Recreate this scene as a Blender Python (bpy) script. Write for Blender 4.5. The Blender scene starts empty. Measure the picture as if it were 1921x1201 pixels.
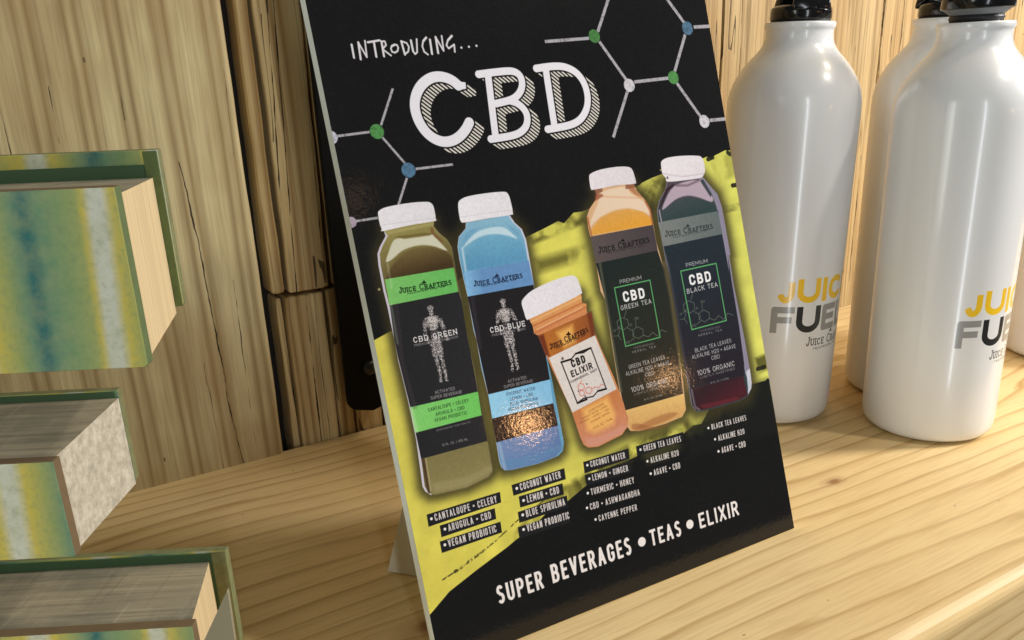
import bpy, bmesh, math, random
import numpy as np
from mathutils import Vector, Matrix
R = math.radians
random.seed(7)
S = 0.22                      # metres per scene unit used below (camera height = 1 unit)
scn = bpy.context.scene
# ------------------------------------------------------------------ camera
cam_d = bpy.data.cameras.new('camera'); cam = bpy.data.objects.new('camera', cam_d)
scn.collection.objects.link(cam); scn.camera = cam
RT = Vector((0.8523346282878471, -0.5217492769540932, -0.03610226335423224))
UP = Vector((0.20546310224857753, 0.2705675263128903, 0.9405201365836426))
FW = Vector((0.48094760113322943, 0.80905556403921, -0.33781429700559995))
CP = Vector((0, -2.1874399, 1.0))
cam.matrix_world = Matrix(((RT.x, UP.x, -FW.x, CP.x*S), (RT.y, UP.y, -FW.y, CP.y*S), (RT.z, UP.z, -FW.z, CP.z*S), (0, 0, 0, 1)))
cam_d.sensor_width = 36; cam_d.lens = 1608.186/1921*36
cam_d.shift_y = (687.85-600.5)/1921
cam_d.clip_start = 0.005; cam_d.clip_end = 60
# ------------------------------------------------------------------ world and lamps
w = bpy.data.worlds.new('World'); scn.world = w; w.use_nodes = True
bg = w.node_tree.nodes['Background']; bg.inputs[0].default_value = (0.84, 0.88, 0.84, 1); bg.inputs[1].default_value = 0.095
scn.view_settings.view_transform = 'Standard'; scn.view_settings.look = 'None'
scn.view_settings.exposure = 0.08; scn.view_settings.gamma = 1
def lamp(name, pos, tgt, size, frac, col, sy=None, shape=None, spread=180):
    d = bpy.data.lights.new(name, 'AREA'); o = bpy.data.objects.new(name, d); scn.collection.objects.link(o)
    p = Vector(pos); t = Vector(tgt); o.location = p*S
    o.rotation_euler = (t-p).to_track_quat('-Z', 'Y').to_euler()
    d.shape = shape or ('RECTANGLE' if sy else 'DISK'); d.size = size*S
    if sy: d.size_y = sy*S
    dist = (t-p).length*S
    d.energy = math.pi**2*dist*dist*frac; d.color = col; d.spread = R(spread)
    return o
lamp('window_light', (5.6, -2.9, 2.9), (1.9, -0.8, .2), .8, 0.95, (1.0, .975, .95), 1.3)
lamp('window_light', (-.75, -6.4, .3), (1.7, -0.8, .4), .22, 0.29, (.90, .95, 1.0), 6.0)
lamp('room_light', (-3.6, -2.4, 1.3), (.2, 0, .95), .6, 0.25, (.94, 1.0, .93), 3.6)
lamp('ceiling_spot', (0.7667+.4433*7, -.9466-.8866*7, .3631+.132*7), (1.0, -.9, .3), .13, 0.0125, (1, .52, .22))
lamp('ceiling_spot', (1.1061+.5895*7, -.9494-.7976*7, .379+.1275*7), (1.2, -.9, .3), .08, 0.0042, (1, .54, .24))
lamp('ceiling_spot', (0.5256+.311*6, -.8059-.8506*6, .7862+.424*6), (.6, -.7, .5), .12, 0.0003, (1, .60, .32))
lamp('ceiling_spot', (3.6, -1.9, 3.6), (2.7, -.3, .3), .3, 0.17, (1, .80, .54))
lamp('ceiling_spot', (3.2, -2.9, 3.6), (1.9, -1.1, .1), .25, 0.24, (1, .93, .82))

# ------------------------------------------------------------------ helpers
def link(o, parent=None):
    scn.collection.objects.link(o)
    if parent: o.parent = parent
    return o
def mesh_obj(name, verts, faces, mats, parent=None, fm=None, smooth=False, bevel=0, uv=None):
    me = bpy.data.meshes.new(name)
    me.from_pydata([tuple(Vector(v)*S) for v in verts], [], faces)
    for m in (mats if isinstance(mats, (list, tuple)) else [mats]): me.materials.append(m)
    if fm:
        for p, i in zip(me.polygons, fm): p.material_index = i
    if smooth:
        for p in me.polygons: p.use_smooth = True
    if uv is not None:
        l = me.uv_layers.new(name='UVMap')
        l.data.foreach_set('uv', [c for f in faces for vi in f for c in uv[vi]])
    me.update()
    o = link(bpy.data.objects.new(name, me), parent)
    if bevel:
        b = o.modifiers.new('bevel', 'BEVEL'); b.width = bevel*S; b.segments = 2; b.limit_method = 'ANGLE'; b.angle_limit = R(40)
    return o
def empty(name, loc, rz=0, label=None, cat=None, group=None):
    o = link(bpy.data.objects.new(name, None)); o.location = Vector(loc)*S; o.rotation_euler[2] = rz
    o.empty_display_size = .02
    if label: o['label'] = label
    if cat: o['category'] = cat
    if group: o['group'] = group
    return o
def prism(front, back=None, d0=0, d1=.1):
    """loops of (x, z); first at depth d0, second at depth d1 (y axis)"""
    back = back or front; n = len(front)
    v = [(x, d0, z) for x, z in front]+[(x, d1, z) for x, z in back]
    f = [list(range(n)), list(range(2*n-1, n-1, -1))]
    f += [(i, i+n, (i+1) % n+n, (i+1) % n) for i in range(n)]
    return v, f
def box(x0, x1, y0, y1, z0, z1):
    v = [(x, y, z) for z in (z0, z1) for y in (y0, y1) for x in (x0, x1)]
    return v, [(0, 2, 3, 1), (4, 5, 7, 6), (0, 1, 5, 4), (2, 6, 7, 3), (0, 4, 6, 2), (1, 3, 7, 5)]
def lathe(prof, n=72, a0=0):
    v = []; f = []
    for r, z in prof:
        for k in range(n):
            a = a0+2*math.pi*k/n; v.append((r*math.cos(a), r*math.sin(a), z))
    m = len(prof)
    for i in range(m-1):
        for k in range(n): f.append((i*n+k, i*n+(k+1) % n, (i+1)*n+(k+1) % n, (i+1)*n+k))
    f.append(list(range(n))[::-1]); f.append([(m-1)*n+k for k in range(n)])
    return v, f
# node material helper
class M:
    def __init__(s, name):
        s.m = bpy.data.materials.new(name); s.m.use_nodes = True; s.nt = s.m.node_tree; s.n = s.nt.nodes
        s.b = s.n['Principled BSDF']
    def add(s, t, **k):
        n = s.n.new(t)
        for a, b in k.items():
            if a.startswith('i_'): n.inputs[int(a[2:]) if a[2:].isdigit() else a[2:]].default_value = b
            else: setattr(n, a, b)
        return n
    def l(s, a, b): s.nt.links.new(a, b)
    def coord(s, scale=(1, 1, 1), kind='Object', loc=(0, 0, 0), rot=(0, 0, 0)):
        t = s.add('ShaderNodeTexCoord'); m = s.add('ShaderNodeMapping')
        m.inputs['Scale'].default_value = [c/S for c in scale] if kind == 'Object' else scale
        m.inputs['Location'].default_value = loc; m.inputs['Rotation'].default_value = rot
        s.l(t.outputs[kind], m.inputs[0]); return m.outputs[0]
    def noise(s, vec, scale=5, detail=4, rough=.5, dist=0):
        n = s.add('ShaderNodeTexNoise'); n.inputs['Scale'].default_value = scale; n.inputs['Detail'].default_value = detail
        n.inputs['Roughness'].default_value = rough; n.inputs['Distortion'].default_value = dist
        if vec is not None: s.l(vec, n.inputs['Vector'])
        return n.outputs['Fac']
    def ramp(s, fac, stops, interp='LINEAR'):
        r = s.add('ShaderNodeValToRGB'); cr = r.color_ramp; cr.interpolation = interp
        while len(cr.elements) < len(stops): cr.elements.new(.5)
        for e, (p, c) in zip(cr.elements, stops):
            e.position = p; e.color = tuple(c)+(1,) if len(c) == 3 else c
        s.l(fac, r.inputs[0]); return r.outputs[0]
    def mix(s, fac, a, b, mode='MIX'):
        n = s.add('ShaderNodeMix', data_type='RGBA', blend_type=mode)
        for sock, val in ((n.inputs[0], fac), (n.inputs[6], a), (n.inputs[7], b)):
            if hasattr(val, 'links'): s.l(val, sock)
            elif isinstance(val, (int, float)): sock.default_value = val
            else: sock.default_value = tuple(val)+(1,)
        return n.outputs[2]
    def math(s, op, a, b=0.5, c=None):
        n = s.add('ShaderNodeMath', operation=op)
        for i, val in enumerate((a, b, c)):
            if val is None: continue
            if hasattr(val, 'links'): s.l(val, n.inputs[i])
            else: n.inputs[i].default_value = val
        return n.outputs[0]
    def bump(s, h, strength=.3, dist=.001):
        b = s.add('ShaderNodeBump'); b.inputs['Strength'].default_value = strength; b.inputs['Distance'].default_value = dist
        s.l(h, b.inputs['Height']); s.l(b.outputs[0], s.b.inputs['Normal']); return b
    def set(s, **k):
        for a, v in k.items():
            i = s.b.inputs[a.replace('_', ' ')]
            if hasattr(v, 'links'): s.l(v, i)
            elif isinstance(v, (tuple, list)) and len(v) == 3: i.default_value = tuple(v)+(1,)
            else: i.default_value = v
        return s
def lin(*c): return tuple(((x/255)/12.92 if x/255 <= .04045 else ((x/255+.055)/1.055)**2.4) for x in c)
def plain(name, col, rough=.5, var=.06, nscale=8, bump=0, coat=0, bscale=40):
    m = M(name); n = m.noise(m.coord(), nscale, 5, .6)
    m.set(Base_Color=m.mix(n, [c*(1-var) for c in col], [min(1, c*(1+var)) for c in col]), Roughness=rough, Coat_Weight=coat)
    if bump: m.bump(m.noise(m.coord(), bscale, 4, .6), bump, .0003)
    return m.m

# ------------------------------------------------------------------ wood
def wood_wall(name, base, dark, crack=.0, seed=0, orange=(.45, .25, .08), stain=.4, ring=.35, cracks=(), lines=1.0):
    """sawn pine, grain running up (z)"""
    m = M(name)
    oi = m.add('ShaderNodeObjectInfo')
    off = m.math('MULTIPLY', oi.outputs['Random'], 37.0)
    cmb = m.add('ShaderNodeCombineXYZ'); m.l(off, cmb.inputs[0]); m.l(off, cmb.inputs[2])
    def vec(sc):
        c = m.coord(sc, loc=(seed, 0, seed)); a = m.add('ShaderNodeVectorMath', operation='ADD'); m.l(c, a.inputs[0]); m.l(cmb.outputs[0], a.inputs[1]); return a.outputs[0]
    # slow warp of the grain
    warp = m.noise(vec((2.2, 2.2, .9)), 1, 2, .4)
    rings = m.add('ShaderNodeTexWave', wave_type='BANDS', bands_direction='X')
    rings.inputs['Scale'].default_value = 3.2; rings.inputs['Distortion'].default_value = 4.5; rings.inputs['Detail'].default_value = 2
    rings.inputs['Detail Scale'].default_value = .7; m.l(vec((1, 1, .16)), rings.inputs['Vector'])
    r1 = m.ramp(rings.outputs['Fac'], [(0, (0, 0, 0)), (.55, (.25, .25, .25)), (.86, (1, 1, 1)), (1, (.3, .3, .3))])
    c = m.mix(m.math('MULTIPLY', r1, ring), base, dark)
    fine = m.noise(vec((60, 60, 1.1)), 1, 3, .6)
    c = m.mix(m.ramp(fine, [(.35, (.30,)*3), (.62, (0,)*3)]), c, [x*.72 for x in dark])
    fib = m.noise(vec((160, 160, 7)), 1, 2, .5)
    c = m.mix(m.ramp(fib, [(.3, (.22,)*3), (.55, (0,)*3)]), c, [x*.6 for x in dark])
    blot = m.noise(vec((1.4, 1.4, .7)), 1.6, 4, .6)
    c = m.mix(m.math('MULTIPLY', m.ramp(blot, [(.42, (0,)*3), (.68, (1,)*3)]), stain), c, orange)
    l5 = m.noise(vec((26, 26, .55)), 1, 2, .5); k5 = m.math('ABSOLUTE', m.math('SUBTRACT', l5, .5))
    c = m.mix(m.ramp(k5, [(.0, (.55*lines,)*3), (.012, (.35*lines,)*3), (.035, (0,)*3)]), c, [x*.62 for x in dark])
    # hairline splits
    cn = m.noise(vec((9, 9, .42)), 1, 3, .55)
    k = m.math('ABSOLUTE', m.math('SUBTRACT', cn, .5))
    gate = m.noise(vec((2.5, 2.5, 1.6)), 1.3, 2, .5)
    line = m.math('LESS_THAN', k, .0045)
    g = m.math('MULTIPLY', line, m.math('GREATER_THAN', gate, .62-crack))
    c = m.mix(m.math('MULTIPLY', g, .85), c, (.035, .02, .008))
    # specks
    sp = m.add('ShaderNodeTexVoronoi'); sp.inputs['Scale'].default_value = 1; m.l(vec((16, 16, 7)), sp.inputs['Vector'])
    s1 = m.math('LESS_THAN', sp.outputs['Distance'], .045)
    c = m.mix(m.math('MULTIPLY', s1, .7), c, (.06, .03, .012))
    if cracks:
        tco = m.coord((1, 1, 1)); sp3 = m.add('ShaderNodeSeparateXYZ'); m.l(tco, sp3.inputs[0])
        for (x0, dz, amp, wd, z0, z1, sd) in cracks:
            wob = m.noise(m.coord((0, 0, 5), loc=(sd, 0, sd*1.7)), 1, 4, .6); ww = m.noise(m.coord((0, 0, 7), loc=(0, sd, sd)), 1, 3, .6)
            xx = m.math('ADD', m.math('ADD', sp3.outputs[0], m.math('MULTIPLY', sp3.outputs[2], -dz)), m.math('MULTIPLY', m.math('SUBTRACT', wob, .5), amp))
            d = m.math('ABSOLUTE', m.math('SUBTRACT', xx, x0))
            zz = m.math('MULTIPLY', m.math('GREATER_THAN', sp3.outputs[2], z0), m.math('LESS_THAN', sp3.outputs[2], z1))
            lim = m.math('MULTIPLY', m.math('MULTIPLY', m.math('SUBTRACT', ww, .34), wd*4), zz)
            k2 = m.math('MULTIPLY', m.math('SUBTRACT', lim, d), 900.0); k2.node.use_clamp = True
            c = m.mix(m.math('MULTIPLY', k2, .95), c, (.018, .010, .004)); g = m.math('MAXIMUM', g, k2)
    m.set(Base_Color=c, Roughness=.62, Specular_IOR_Level=.3)
    h = m.math('SUBTRACT', m.math('MULTIPLY', fine, .5), m.math('MULTIPLY', g, 2.0))
    m.bump(h, .5, .0006)
    return m.m
W_left = wood_wall('pine_board_smooth', lin(204, 188, 144), lin(134, 110, 68), crack=-.05, seed=1.3, orange=lin(136, 98, 50), stain=.7, ring=.75, lines=.3,
    cracks=[(.438, -.04, .035, .0028, -.1, .80, 1.0), (.480, .01, .02, .0022, -.1, .50, 2.7), (.150, .01, .01, .0022, .86, .98, 4.1), (.30, .0, .02, .0012, .9, 1.05, 6.2), (.385, 0, .03, .0015, -.1, .3, 7.7), (.515, .02, .01, .0014, .8, 1.0, 8.7), (.06, 0, .02, .002, .82, .95, 9.3)])
W_rough = wood_wall('pine_rough_sawn', lin(222, 198, 146), lin(150, 114, 64), crack=.14, seed=5.1, orange=lin(140, 96, 44), stain=.4, ring=.8,
    cracks=[(.596, .058, .008, .0030, .437, 2, 1.5), (.628, .044, .008, .0022, .437, 2, 3.2), (.712, .03, .010, .0016, .437, 2, 5.2), (.6665, .008, .008, .0030, -.1, .43, 6.2), (.648, .0, .010, .0014, -.1, .43, 8.2), (.692, .0, .012, .0014, -.1, .43, 9.2), (.625, .0, .010, .0012, -.1, .43, 10.2)])
W_right = wood_wall('pine_boards_golden', lin(212, 186, 138), lin(148, 116, 70), crack=.10, seed=9.7, orange=lin(188, 142, 80), stain=.45, ring=.45,
    cracks=[(2.222, 0, .03, .0022, .8, 2, 1.1), (2.97, -.02, .03, .003, .1, 2, 2.2), (3.06, 0, .03, .0025, .6, 2, 3.3), (2.81, 0, .02, .002, .3, 1.0, 4.4), (2.76, 0, .03, .002, .2, .8, 5.5), (2.62, 0, .02, .002, .5, 2, 6.6), (2.05, 0, .03, .002, .6, 2, 7.7), (2.90, 0, .02, .003, .1, .6, 8.8)])

def wood_shelf():
    m = M('pine_shelf_top')
    tc = m.coord((1, 1, 1))
    sep = m.add('ShaderNodeSeparateXYZ'); m.l(tc, sep.inputs[0])
    # ring coordinate: y plus slow waves along x, with knots pushing the lines apart
    wv = m.noise(m.coord((.55, 1.1, 1), loc=(3.1, 0.4, 0)), 1, 2, .4)
    wv2 = m.noise(m.coord((2.2, 3.2, 1)), 1, 2, .5)
    y = m.math('ADD', sep.outputs[1], m.math('MULTIPLY', wv, .26))
    y = m.math('ADD', y, m.math('MULTIPLY', wv2, .022))
    def knot(x0, y0, rad, amp):
        nonlocal y
        d = m.add('ShaderNodeVectorMath', operation='DISTANCE'); mp = m.add('ShaderNodeMapping')
        m.l(tc, mp.inputs[0]); mp.inputs['Scale'].default_value = (.5, 1, 0)
        m.l(mp.outputs[0], d.inputs[0]); d.inputs[1].default_value = (x0*.5, y0, 0)
        g = m.math('POWER', 2.718, m.math('MULTIPLY', m.math('MULTIPLY', d.outputs['Value'], d.outputs['Value']), -1/(rad*rad)))
        y = m.math('ADD', y, m.math('MULTIPLY', g, amp)); return d.outputs['Value']
    k1 = knot(2.50, -1.05, .055, .05)      # by the right edge of the view
    k2 = knot(.56, -.93, .06, .04)        # near the easel foot
    k3 = knot(2.02, -1.42, .10, .06)
    k4 = knot(1.62, -.98, .02, .01)
    y = m.math('SUBTRACT', y, sep.outputs[2]); f = m.math('MULTIPLY', y, 18.0)
    jit = m.noise(m.coord((.25, 14, 1)), 1, 2, .5)
    f = m.math('ADD', f, m.math('MULTIPLY', jit, 1.4))
    fr = m.math('FRACT', f)
    ringc = m.ramp(fr, [(0, (0, 0, 0)), (.55, (.05,)*3), (.78, (.40,)*3), (.90, (1,)*3), (.97, (.35,)*3), (1, (0,)*3)])
    amp = m.noise(m.coord((.7, 2.5, 1)), 1.2, 2, .5)
    fac = m.math('MULTIPLY', ringc, m.ramp(amp, [(.3, (.4,)*3), (.7, (1,)*3)]))
    c = m.mix(fac, lin(242, 214, 158), lin(186, 148, 90))
    slow = m.noise(m.coord((.8, 1.7, 1), loc=(0, 5, 0)), 1.3, 4, .55)
    c = m.mix(m.math('MULTIPLY', m.ramp(slow, [(.4, (0,)*3), (.7, (1,)*3)]), .35), c, lin(214, 170, 100))
    fib = m.noise(m.coord((7, 130, 60)), 1, 3, .55)
    c = m.mix(m.ramp(fib, [(.3, (.22,)*3), (.55, (0,)*3)]), c, lin(170, 128, 74))
    for k, r0 in ((k1, .020), (k2, .022), (k3, .03), (k4, .012)):
        kk = m.math('MULTIPLY', k, 1.0)
        wob = m.math('ADD', kk, m.math('MULTIPLY', m.noise(m.coord((12, 12, 1)), 1, 2), .012))
        mask = m.ramp(wob, [(r0*.9, (1,)*3), (r0*1.5, (.35,)*3), (r0*2.6, (0,)*3)])
        c = m.mix(m.math('MULTIPLY', mask, .85), c, lin(142, 88, 44))
    sp = m.add('ShaderNodeTexVoronoi'); sp.inputs['Scale'].default_value = 1; m.l(m.coord((8, 16, 6)), sp.inputs['Vector'])
    c = m.mix(m.math('MULTIPLY', m.math('LESS_THAN', sp.outputs['Distance'], .035), .6), c, lin(140, 104, 60))
    m.set(Base_Color=c, Roughness=m.math('ADD', m.math('MULTIPLY', fib, .15), .40), Specular_IOR_Level=.4)
    m.bump(m.math('ADD', m.math('MULTIPLY', fib, .4), m.math('MULTIPLY', ringc, -.3)), .25, .0004)
    return m.m
W_shelf = wood_shelf()

# ------------------------------------------------------------------ setting: wall of boards
wall = empty('wall', (0, 0, 0)); wall['kind'] = 'structure'
def plank(x0, x1, ys, mat, z0=-.25, z1=1.9, wob=.004, depth=.09, gap=.005, tilt=0, nz=40, bev=.006):
    """one board: wavy-edged, thickness depth, front face at y = ys"""
    rnd = random.Random(int(abs(x0)*1000)+int(z0*100))
    ph = [rnd.uniform(0, 6.28) for _ in range(6)]
    L = []; Rr = []
    for i in range(nz+1):
        z = z0+(z1-z0)*i/nz
        jl = wob*(math.sin(z*5+ph[0])*.6+math.sin(z*17+ph[1])*.3+math.sin(z*41+ph[2])*.15)
        jr = wob*(math.sin(z*5+ph[3])*.6+math.sin(z*17+ph[4])*.3+math.sin(z*41+ph[5])*.15)
        L.append((x0+gap/2+jl, z)); Rr.append((x1-gap/2+jr, z))
    v = []; f = []
    for (xl, z), (xr, _) in zip(L, Rr):
        v += [(xl, ys, z), (xr, ys+tilt, z), (xr, ys+depth, z), (xl, ys+depth, z)]
    for i in range(nz):
        a = i*4; b = a+4
        f += [(a, a+1, b+1, b), (a+1, a+2, b+2, b+1), (a+2, a+3, b+3, b+2), (a+3, a, b, b+3)]
    f += [(3, 2, 1, 0), (nz*4, nz*4+1, nz*4+2, nz*4+3)]
    return mesh_obj('plank', v, f, mat, wall, bevel=bev)
plank(-1.9, -1.1, -.004, W_left); plank(-1.1, -.42, -.002, W_left)
plank(-.42, .556, -.012, W_left, wob=.002, bev=.012)
# post of split rough timber right of the wide board, cut by a horizontal joint
JZ = .437
plank(.583, .624, .012, W_rough, z0=JZ, wob=.003, bev=.012)
plank(.6275, .744, .004, W_rough, z0=JZ, wob=.004)
plank(.590, .612, .022, W_rough, z1=JZ-.012, wob=.003)
plank(.613, .722, .006, W_rough, z1=JZ-.010, wob=.003)
plank(.726, .775, .008, W_rough, z1=JZ-.008, wob=.004)
plank(.777, .86, .010, W_rough, z1=JZ, wob=.003)
plank(.747, .86, .008, W_rough, z0=JZ+.004, wob=.002)
xs = [.862, 1.27, 1.71, 2.142, 2.53, 2.945, 3.36, 3.8, 4.3, 5.0, 5.8]
for i in range(len(xs)-1):
    plank(xs[i], xs[i+1], random.uniform(-.004, .006), W_right, wob=.003, gap=.004, bev=.003)
v, f = box(-1.9, 5.8, .10, .14, -.25, 1.9)
mesh_obj('wall_backing', v, f, plain('dark_backing', (.012, .008, .005), .9), wall)

# ------------------------------------------------------------------ shelf
shelf = empty('wooden_shelf', (0, 0, 0), label='thick pale pine shelf board with wavy grain carrying the sign and the bottles', cat='shelf')
prof = [(0.02, -.001)]
FE = -1.455; RR = .035
prof = [(.0, 0), (FE+RR, 0)]+[(FE+RR-RR*math.sin(a), -RR+RR*math.cos(a)) for a in [R(15), R(30), R(45), R(60), R(75), R(90)]]+[(FE, -.23), (FE+.01, -.24), (0, -.24)]
n = len(prof); v = []; f = []
for k in range(2):
    v += [((-1.9, 5.8)[k], y, z) for y, z in prof]
f = [tuple(range(n)), tuple(range(2*n-1, n-1, -1))]+[(i, (i+1) % n, (i+1) % n+n, i+n) for i in range(n)]
sb = mesh_obj('shelf_board', v, [q[::-1] for q in f], W_shelf, shelf)

# ------------------------------------------------------------------ flat print: a small rasteriser
class Canvas:
    def __init__(s, w, h, col, H=None):
        s.w, s.h = w, h; s.a = np.zeros((h, w, 3), np.float32); s.a[:] = np.array(col)/255; s.H = H
    def T(s, pts):
        p = np.atleast_2d(np.array(pts, float))
        if s.H is None: return p
        q = np.c_[p, np.ones(len(p))] @ s.H.T
        return q[:, :2]/q[:, 2:]*s.w
    def grid(s, lo, hi, pad=3):
        x0, y0 = [max(0, int(math.floor(c-pad))) for c in lo]; x1 = min(s.w, int(hi[0]+pad)+1); y1 = min(s.h, int(hi[1]+pad)+1)
        if x1 <= x0 or y1 <= y0: return None
        X, Y = np.meshgrid(np.arange(x0, x1)+.5, np.arange(y0, y1)+.5)
        return (slice(y0, y1), slice(x0, x1)), X, Y
    def put(s, sl, cov, col):
        a = s.a[sl]; c = np.asarray(col, np.float32)/255
        a += (c-a)*cov[..., None].astype(np.float32)
    def sdf(s, P, X, Y):
        d = np.full(X.shape, 1e9); inside = np.zeros(X.shape, bool); n = len(P)
        for i in range(n):
            x0, y0 = P[i]; x1, y1 = P[(i+1) % n]; ex, ey = x1-x0, y1-y0; L = ex*ex+ey*ey+1e-12
            t = np.clip(((X-x0)*ex+(Y-y0)*ey)/L, 0, 1)
            d = np.minimum(d, (X-x0-t*ex)**2+(Y-y0-t*ey)**2)
            if y0 != y1:
                c = ((y0 > Y) != (y1 > Y)) & (X < (x1-x0)*(Y-y0)/(y1-y0)+x0); inside ^= c
        d = np.sqrt(d); return np.where(inside, -d, d)
    def poly(s, pts, col, feather=.8, alpha=1, smooth=0, raw=False, clip=None, tex=None, off=0):
        P = np.array(pts, float) if raw else s.T(pts)
        if smooth: P = catmull(P, smooth)
        g = s.grid(P.min(0), P.max(0), feather+2+abs(off))
        if g is None: return
        sl, X, Y = g; cov = np.clip(.5-(s.sdf(P, X, Y)+off)/feather, 0, 1)*alpha
        if clip is not None:
            C_ = s.T(clip); cov = cov*np.clip(.5-s.sdf(C_, X, Y), 0, 1)
        if tex is not None: cov = cov*tex(X, Y)
        if callable(col): col = col(X, Y)
        s.put(sl, cov, col)
    def segs(s, segs, hw, X, Y, butt=True):
        d = np.full(X.shape, 1e9)
        for pl in segs:
            for i in range(len(pl)-1):
                (x0, y0), (x1, y1) = pl[i], pl[i+1]; ex, ey = x1-x0, y1-y0; L = math.hypot(ex, ey)
                if L < 1e-9: continue
                ux, uy = ex/L, ey/L; al = (X-x0)*ux+(Y-y0)*uy; pe = np.abs((Y-y0)*ux-(X-x0)*uy)
                if butt: dd = np.maximum(pe-hw, np.maximum(-al, al-L))
                else: dd = np.hypot(pe, np.maximum(0, np.maximum(-al, al-L)))-hw
                d = np.minimum(d, dd)
                if butt and 0 < i: d = np.minimum(d, np.hypot(X-x0, Y-y0)-hw)
            if butt and len(pl) > 2 and np.allclose(pl[0], pl[-1]): d = np.minimum(d, np.hypot(X-pl[0][0], Y-pl[0][1])-hw)
        return d
    def line(s, pts, wd, col, alpha=1, raw=False, butt=False, feather=1., tex=None):
        P = np.array(pts, float) if raw else s.T(pts)
        if not raw: wd = wd*s.lscale(pts[0])
        g = s.grid(P.min(0), P.max(0), wd+2)
        if g is None: return
        sl, X, Y = g; cov = np.clip(.5-s.segs([P], wd/2, X, Y, butt)/feather, 0, 1)*alpha
        if tex is not None: cov = cov*tex(X, Y)
        s.put(sl, cov, col)
    def lscale(s, p):
        if s.H is None: return 1
        p = np.array(p, float); a = s.T([p, p+[3, 0], p+[0, 3]]); return .5*(np.hypot(*(a[1]-a[0]))+np.hypot(*(a[2]-a[0])))/3
    def disc(s, c, r, col, alpha=1, feather=1., tex=None):
        P = s.T([c])[0]; r = r*s.lscale(c); g = s.grid(P-r, P+r)
        if g is None: return
        sl, X, Y = g; cov = np.clip(.5-(np.hypot(X-P[0], Y-P[1])-r)/feather, 0, 1)*alpha
        if tex is not None: cov = cov*tex(X, Y)
        s.put(sl, cov, col)
    def text(s, st, p0, p1, h, font, col, alpha=1, weight=None, sp=None, tex=None, caps=None, slant=0):
        """fit string between baseline points p0 and p1 (trace coordinates), cap height h"""
        k, t, gap, serif = FONTS[font]; t = weight or t; gap = sp if sp is not None else gap
        A, B = s.T([p0, p1]); ex = (B-A)/np.hypot(*(B-A)); ey = np.array([-ex[1], ex[0]])
        if s.H is not None:
            hc = h*s.lscale(p0)
            up = np.array(p0, float)+np.array([0, -h]); hc = abs((s.T([up])[0]-A) @ ey)*1.0
            # height measured along the tilted up direction of the print
            if font == 'cond': hc *= 1.04
        else: hc = h
        chars = []
        for ch in st:
            sc = 1.
            if caps: sc = caps if (ch.islower()) else 1.; ch = ch.upper() if caps else ch
            wch = WID.get(ch, .6 if not ch.islower() else .5)
            if k < .3 and ch in 'MW': wch *= 1.0
            chars.append((ch, wch*(sc if caps else 1), sc))
        tot = sum(c[1] for c in chars)+gap*(len(chars)-1)
        L = np.hypot(*(B-A)); u = L/tot; x = 0.; tw = t*hc
        for ch, wc, sc in chars:
            if ch != ' ':
                W_ = wc*u; Hh = hc*sc; gl = glyph(ch, k)
                segs = []
                for pl in gl:
                    pl = np.array(pl, float)
                    q = np.c_[x*u+tw/2+pl[:, 0]*max(W_-tw, .01), tw/2+pl[:, 1]*(Hh-tw)]
                    if ch in '.•': q = np.c_[x*u+W_*.5+(pl[:, 0]-.5)*.01, (tw*.6 if ch == '.' else Hh*.5)+0*pl[:, 1]]
                    segs.append(q)
                ser = []
                if serif and ch not in '.•/®,':
                    for q, pl in zip(list(segs), gl):
                        for e, e2 in ((0, 1), (-1, -2)):
                            if abs(q[e][0]-q[0 if e == -1 else -1][0])+abs(q[e][1]-q[0 if e == -1 else -1][1]) < .01: continue
                            dx, dy = q[e]-q[e2]
                            yy = pl[e][1]
                            if abs(dy) > abs(dx)*.8 and (yy < .02 or yy > .98): ser.append([[q[e][0]-tw*serif, q[e][1]], [q[e][0]+tw*serif, q[e][1]]])
                            elif abs(dx) > abs(dy) and ch in 'EFTLZ' and yy in (0, 1): ser.append([[q[e][0], q[e][1]-(tw*.2 if yy == 1 else -0.2*tw)], [q[e][0], q[e][1]+(-tw*1.3 if yy == 1 else tw*1.3)]])
                if ch not in '.•CGSJO0Q36' and tw > 1.5:
                    for q in segs:
                        if len(q) > 2 and np.allclose(q[0], q[-1], atol=.05): continue
                        for e, e2 in ((0, 1), (-1, -2)):
                            v_ = q[e]-q[e2]; n_ = np.hypot(*v_)
                            if n_ > 1e-6: q[e] = q[e]+v_/n_*tw*.5
                for q in ser:
                    if abs(q[0][1]-q[1][1]) < 1e-6: q[0][1] = q[1][1] = q[0][1]+(-tw*.16 if q[0][1] < Hh*.5 else tw*.16)
                def tr(q):
                    q = np.array(q); return A+q[:, :1]*ex+q[:, 1:]*(ey+ex*slant)
                segs = [tr(q) for q in segs]; ser = [tr(q) for q in ser]
                allp = np.concatenate(segs+ser); g = s.grid(allp.min(0), allp.max(0), tw+2)
                if g is not None:
                    sl, X, Y = g
                    rr = tw/2 if ch not in '.•' else (tw*.62 if ch == '.' else hc*(.155 if ch == '•' else .1))
                    d = s.segs(segs, rr, X, Y, butt=(ch not in '.•' and tw > 1.5))
                    if ser: d = np.minimum(d, s.segs(ser, tw*.36, X, Y, True))
                    cov = np.clip(.5-d, 0, 1)*alpha*min(1, 1)
                    if tex is not None: cov = cov*tex(X, Y)
                    s.put(sl, cov, col)
            x += wc+gap
def catmull(P, n):
    P = np.array(P); m = len(P); out = []
    for i in range(m):
        a, b, c, d = P[i-1], P[i], P[(i+1) % m], P[(i+2) % m]
        for j in range(n):
            t = j/n; out.append(.5*((2*b)+(-a+c)*t+(2*a-5*b+4*c-d)*t*t+(-a+3*b-3*c+d)*t**3))
    return np.array(out)
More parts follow.
